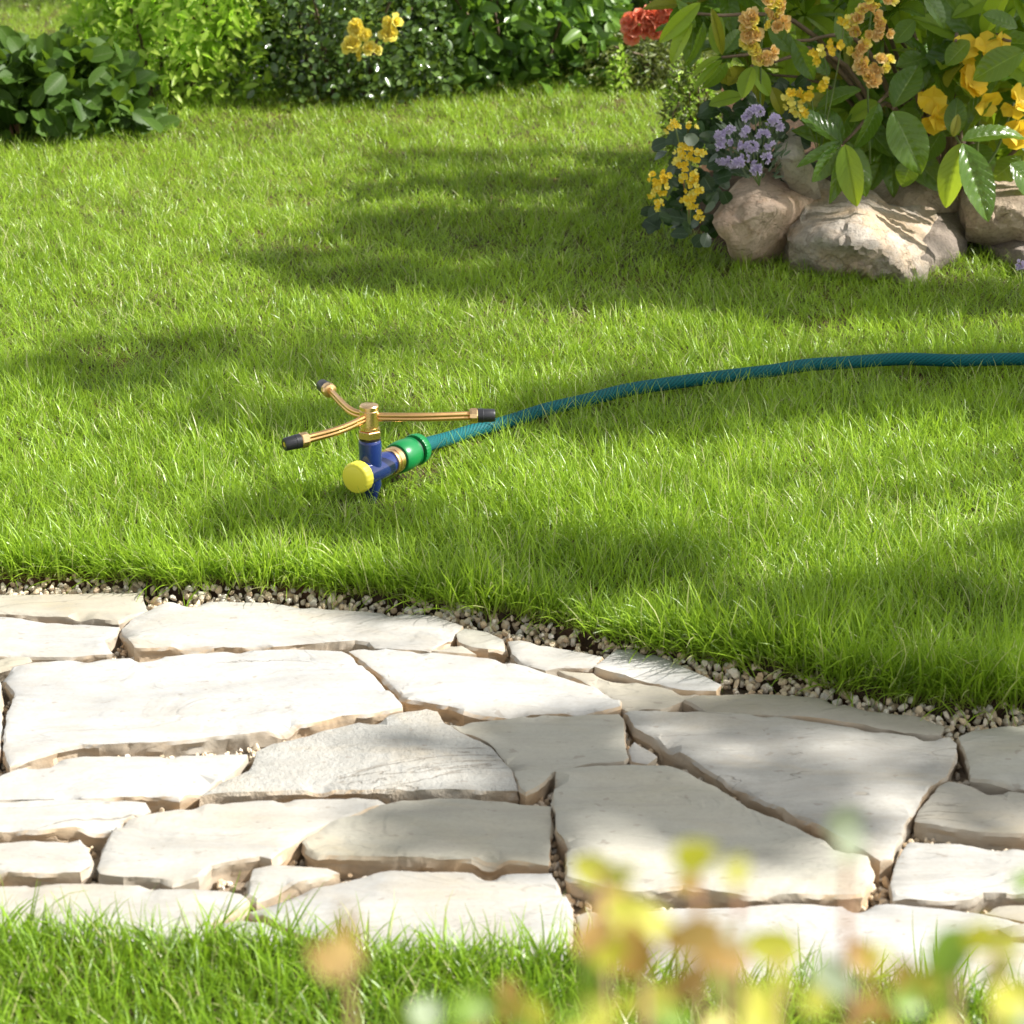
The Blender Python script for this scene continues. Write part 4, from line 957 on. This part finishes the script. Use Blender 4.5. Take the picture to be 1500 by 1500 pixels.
# ---- generic small-leaved bush
def bushel(name, label, px0, px1, ybase_px, top_px, depth, meshes, L, n, nparts, seed, Yoff=0.0, outline=None, droop=.2, stems=8, cat='shrub', extra_top=.0, facing=.6, smat=None):
    r_ = random.Random(seed); base = G((px0 + px1) / 2, ybase_px); Y0 = base.y + Yoff; it = []
    a, b = V(px0, ybase_px, Y0), V(px1, ybase_px, Y0); top = V((px0 + px1) / 2, top_px, Y0).z + extra_top
    cx = (a.x + b.x) / 2; rx_ = (b.x - a.x) / 2; root = empty(name, Vector((cx, Y0 + depth * .5, 0)), label, cat)
    clumps = [(r_.uniform(-1, 1), r_.random(), r_.random()) for _ in range(28)]
    tries = 0
    while len(it) < n and tries < n * 30:
        tries += 1
        c = clumps[r_.randrange(28)]; u = c[0] + r_.gauss(0, .13); h = c[1] + r_.gauss(0, .13); dq = c[2] * .7 + abs(r_.gauss(0, .22))
        if r_.random() < .35: u, h, dq = r_.uniform(-1, 1), r_.random(), r_.random()
        if not (0 <= h <= 1 and abs(u) <= 1.05): continue
        env = max(0, 1 - abs(u) ** 2.6); bulge = .5 * (1 - math.sqrt(max(0, 1 - (2 * h - .9) ** 2 * .8)))
        if h > env ** .5 * 1.02: continue
        p = Vector((cx + u * rx_, Y0 + depth * (bulge * .5 + dq * (1 - bulge * .4)) + (abs(u) ** 2) * depth * .25, .01 + h * top))
        o_ = Vector((u * .6, -1 + dq * 1.2, .5 * h)); d = (o_ * .8 + Vector((r_.gauss(0, .7), r_.gauss(0, .7), r_.gauss(0, .7) - droop))).normalized()
        nn = Vector((r_.gauss(0, .4), -facing + r_.gauss(0, .4), .7 + r_.gauss(0, .3)))
        it.append((meshes[r_.randrange(len(meshes))], frame(p, d, nn, L * r_.uniform(.65, 1.2))))
    it.sort(key=lambda q: q[1].translation.y + max(0, q[1].translation.z - .3) * 6)
    for m_, M_ in it[:nparts]: add('leaf', m_, root, M_)
    o = add('foliage', join('foliage', it[nparts:]), root); o['kind'] = 'stuff'
    for k in range(stems):
        u = r_.uniform(-.7, .7); c = Vector((cx + u * rx_ * .35, Y0 + depth * .5, -.01)); t = Vector((cx + u * rx_, Y0 + depth * r_.uniform(.1, .7), top * r_.uniform(.6, .95)))
        add('stem', tube('stem', [c, c.lerp(t, .5) + Vector((r_.uniform(-.02, .02), 0, .03)), t], [.005, .0015], smat or M_BARK, 6, smoothn=4), root)
    return root, it
M_BL = leafmat('broad_dark_leaf', (.028, .070, .008), (.065, .125, .014), (.20, .34, .02), .5, .28, vein=(.12, .17, .06), veinscale=6, spec=.25)
M_YG = leafmat('yellow_green_leaf', (.27, .42, .03), (.54, .66, .12), (.50, .85, .06), .42, .5)
M_SD = leafmat('small_dark_leaf', (.03, .075, .014), (.13, .20, .045), (.25, .38, .03), .20, .22, spec=.7)
M_MID = leafmat('mid_green_leaf', (.045, .12, .014), (.16, .28, .035), (.22, .4, .03), .33, .32, vein=(.16, .24, .08), veinscale=5)
M_OL = leafmat('olive_leaf', (.06, .10, .015), (.17, .19, .03), (.2, .25, .03), .4, .25)
BL = [LM('leaf', M_BL, W=.62, seg=7, half=2, fold=.3, curl=c, tip=.7, seed=80) for c in (.15, .45)]
YG = [LM('leaf', M_YG, W=.34, seg=4, half=1, fold=.35, curl=c, seed=81) for c in (.2, .6)]
SD = [LM('leaf', M_SD, W=.6, seg=4, half=1, fold=.3, curl=c, tip=.7, seed=82) for c in (.1, .4)]
MD = [LM('leaf', M_MID, W=.46, seg=6, half=2, fold=.3, curl=c, seed=83) for c in (.2, .5)]
OL = [LM('leaf', M_OL, W=.3, seg=4, half=1, fold=.3, curl=c, seed=84) for c in (.1, .3)]
bushel('broad_leaved_shrub', 'dark shrub with broad round leaves at the far left of the lawn', -170, 205, 222, 96, .26, BL, .054, 1000, 200, 90, smat=M_STEMRED, droop=.0, facing=.8)
bushel('yellow_green_shrub', 'bright yellow-green shrub behind the dark broad-leaved one', 75, 385, 176, -40, .40, YG, .034, 5200, 290, 91, extra_top=.10)
r3, _ = bushel('small_leaved_shrub', 'dark small-leaved shrub with shiny leaves left of centre', 310, 670, 172, -40, .45, SD, .022, 6500, 290, 92, extra_top=.04)
bushel('mid_green_shrub', 'mid-green shrub with larger pointed leaves right of centre', 590, 930, 152, -60, .50, MD, .050, 3000, 250, 93, extra_top=.04)
bushel('olive_shrub', 'low dark olive shrub of fine leaves behind the far lawn edge', 835, 1070, 150, 62, .40, OL, .018, 5000, 200, 94)
bushel('light_sprig', 'small light-green sprig standing in front of the olive shrub', 893, 922, 150, 84, .06, [YG[0]], .020, 130, 100, 95, cat='plant', stems=2)
bushel('fine_yellow_green_shrub', 'small yellow-green shrub between the lawn and the big glossy one', 975, 1062, 300, 108, .20, [YG[0], OL[0], OL[1]], .017, 2600, 260, 96, Yoff=.22, droop=0)
bushel('tall_hedge_shrub', 'tall dark shrub behind the coral flowers', 880, 1250, 110, -160, .6, MD + SD, .045, 5000, 200, 97, Yoff=.5)
bushel('back_shrub', 'bright shrub glimpsed through the glossy leaves at top right', 1180, 1750, 130, -160, .5, YG + MD, .05, 3000, 200, 98, Yoff=.1)
hedge_items = []; r_ = random.Random(99)
for _ in range(9000):
    p = Vector((r_.uniform(-.75, 3.2), r_.uniform(6.2, 7.0), r_.random() * .9)); hedge_items.append((MD[r_.randrange(2)], frame(p, Vector((r_.gauss(0, 1), r_.gauss(0, 1), r_.gauss(0, 1))), Vector((r_.gauss(0, .5), -.5, 1)), .08)))
h = empty('hedge', (.8, 6.6, 0), 'dark mass of hedge closing the garden behind the shrubs', 'hedge'); o = add('foliage', join('foliage', hedge_items), h); o['kind'] = 'stuff'
for k in range(8): add('stem', tube('stem', [(-.6 + k * .5, 6.6, 0), (-.55 + k * .5, 6.55, .7)], [.02, .006], M_BARK, 6), h)
f = plant('coral_flower', (950, 100), 4.6, 'coral-red blossoms in front of the tall dark shrub'); blobs(f, CORAL, [(932, 34, 12, 12, 5), (962, 34, 14, 12, 6), (945, 20, 12, 10, 4), (928, 50, 8, 8, 2), (985, 10, 12, 10, 4)], 4.55, .045, 10); stem_px(f, [(945, 40), (948, 70), (950, 100)], 5.0, .003)
f = plant('yellow_blossom', (535, 120), 4.4, 'yellow blossom cluster in the small-leaved shrub at the far hedge'); blobs(f, LEMON, [(530, 42, 14, 12, 5), (522, 70, 14, 12, 5), (540, 76, 12, 12, 4), (574, 32, 6, 10, 2), (568, 48, 8, 8, 3)], 4.36, .036, 11); stem_px(f, [(532, 60), (536, 95), (538, 120)], 4.75, .003)

# ---- shrub right before the lens, far out of focus
M_FY = leafmat('autumn_yellow_leaf', (.42, .42, .04), (.56, .54, .10), (.75, .75, .04), .45, .4)
M_FO = leafmat('autumn_orange_leaf', (.32, .19, .06), (.48, .34, .10), (.7, .4, .08), .45, .35)
M_FG = leafmat('fresh_green_leaf', (.14, .27, .03), (.26, .38, .06), (.4, .6, .05), .4, .4)
M_FP = leafmat('pale_green_leaf', (.36, .44, .27), (.48, .53, .38), (.5, .6, .35), .35, .3)
FL = {c: [LM('leaf', m, W=.5, seg=6, half=2, fold=.3, curl=q, seed=110) for q in (.1, .4)] for c, m in (('y', M_FY), ('o', M_FO), ('g', M_FG), ('p', M_FP))}
near_bush = empty('autumn_shrub', Vector((.06, .16, 0)), 'blurred yellow and orange shrub close to the camera along the bottom', 'shrub')
r_ = random.Random(120)
fr = []
for c, x, y, s in [('y', 870, 1275, 70), ('y', 905, 1285, 50), ('y', 1015, 1255, 75), ('o', 1010, 1295, 40), ('y', 1078, 1275, 65), ('p', 1238, 1205, 60), ('p', 1245, 1240, 50), ('o', 512, 1350, 45), ('o', 505, 1390, 60), ('o', 480, 1410, 60), ('y', 930, 1345, 90), ('y', 960, 1355, 70), ('o', 900, 1330, 80), ('o', 870, 1370, 80),
                   ('g', 870, 1410, 60), ('o', 1020, 1370, 80), ('o', 1060, 1400, 80), ('p', 1078, 1370, 45), ('y', 1135, 1388, 75), ('p', 1220, 1430, 70), ('y', 1290, 1400, 60), ('g', 1390, 1395, 85), ('y', 1440, 1375, 80), ('y', 1470, 1380, 60), ('g', 1460, 1425, 70), ('g', 1500, 1290, 40), ('o', 1260, 1400, 60), ('y', 890, 1390, 80), ('o', 930, 1400, 90), ('o', 990, 1380, 60)]:
    fr.append((c, x, y, s))
for _ in range(115):
    x = r_.uniform(560, 1560); lim = 1470 - 62 * min(1, max(0, (x - 560) / 320)) + 20 * math.sin(x / 45)
    y = lim + r_.random() ** .8 * (1640 - lim)
    fr.append((r_.choice('yyyyyyoogggp'), x, y, r_.uniform(38, 74)))
for c, x, y, s in fr:
    dist = r_.uniform(.28, .40); B = D(x, y, dist); L = s / FPX * dist
    d = Vector((r_.gauss(0, .8), r_.gauss(0, .5), r_.gauss(.2, .7))).normalized(); nn = Vector((r_.gauss(0, .4), -.8, .6))
    add('leaf', FL[c][r_.randrange(2)], near_bush, frame(B - d * L * .5, d, nn, L * 1.1, 1.25))
for x, y in [(880, 1270), (1020, 1260), (1080, 1280), (1240, 1215), (505, 1380), (940, 1350), (1060, 1390), (1140, 1390), (1400, 1400), (1460, 1380), (700, 1480), (1250, 1430)]:
    t = D(x, y + 10, .36); b_ = Vector((t.x * .5 + .03, t.y - .10, t.z - .32)); add('stem', tube('stem', [Vector((.06, .16, 0)), b_.lerp(t, .4) + Vector((0, -.03, -.05)), t], [.003, .0006], M_STEMRED, 6, smoothn=5), near_bush)

# ------------------------------------------------------------------ unseen tree added at the right, leaf clumps laid out to shade lawn and path
tree = empty('shade_tree', (4.3, 2.6, 0), 'unseen tree added beyond the right edge, crown shaped to dapple the lawn', 'tree')
M_TL = leafmat('tree_leaf', (.05, .11, .02), (.09, .16, .03), (.25, .4, .04), .4, .35)
TL = [LM('leaf', M_TL, W=.55, seg=4, half=1, fold=.25, curl=c, seed=130) for c in (.1, .4)]
SH = [ # centre px, radii px, number of leaves, height
 (780, 362, 330, 24, 125, 3.0), (1000, 350, 240, 38, 150, 3.0), (480, 405, 130, 30, 60, 2.8), (820, 425, 330, 32, 150, 2.9), (1200, 445, 330, 25, 170, 2.7), (650, 240, 140, 14, 40, 3.1),
 (1150, 600, 420, 34, 150, 2.8), (200, 560, 260, 45, 55, 3.0), (420, 520, 200, 20, 18, 3.0), (1380, 560, 200, 26, 110, 2.8), (850, 640, 160, 22, 50, 2.6), (400, 640, 150, 20, 40, 2.6),
 (760, 870, 200, 26, 60, 2.4), (1250, 940, 280, 40, 100, 2.4), (1200, 1040, 200, 14, 60, 2.4), (1050, 1180, 250, 60, 38, 2.3), (1440, 1130, 110, 50, 28, 2.3), (700, 1215, 120, 40, 15, 2.3), (780, 1090, 110, 26, 22, 2.3), (60, 150, 120, 40, 60, 2.8), (450, 800, 220, 20, 25, 2.5)]
tl = []; r_ = random.Random(131)
for k, (x, y, rx_, ry_, n, hh) in enumerate(SH):
    cc = G(x, y) + TOSUN * (hh / TOSUN.z)
    for _ in range(int(n * 1.5)):
        a = r_.random() * 6.28; q = math.sqrt(r_.random()); g_ = G(x + rx_ * q * math.cos(a), y + ry_ * q * math.sin(a)); p = g_ + TOSUN * (hh / TOSUN.z + r_.uniform(-.25, .25))
        tl.append((TL[r_.randrange(2)], frame(p, Vector((r_.gauss(0, 1), r_.gauss(0, 1), r_.gauss(-.2, .6))), Vector((.3, 0, 1)), r_.uniform(.05, .085))))
    b0 = Vector((4.3, 2.6, 1.3 + .25 * (k % 5))); add('limb', tube('limb', [b0, b0.lerp(cc, .5) + Vector((0, 0, .25)), cc], [.025, .004], M_BARK, 8, smoothn=4), tree)
o = add('crown', join('crown', tl), tree); o['kind'] = 'stuff'
add('trunk', tube('trunk', [(4.3, 2.6, -.05), (4.33, 2.62, .8), (4.28, 2.58, 1.7), (4.3, 2.6, 2.6)], [.09, .05], M_BARK, 14, smoothn=4), tree)
print('objects', len(S.objects))
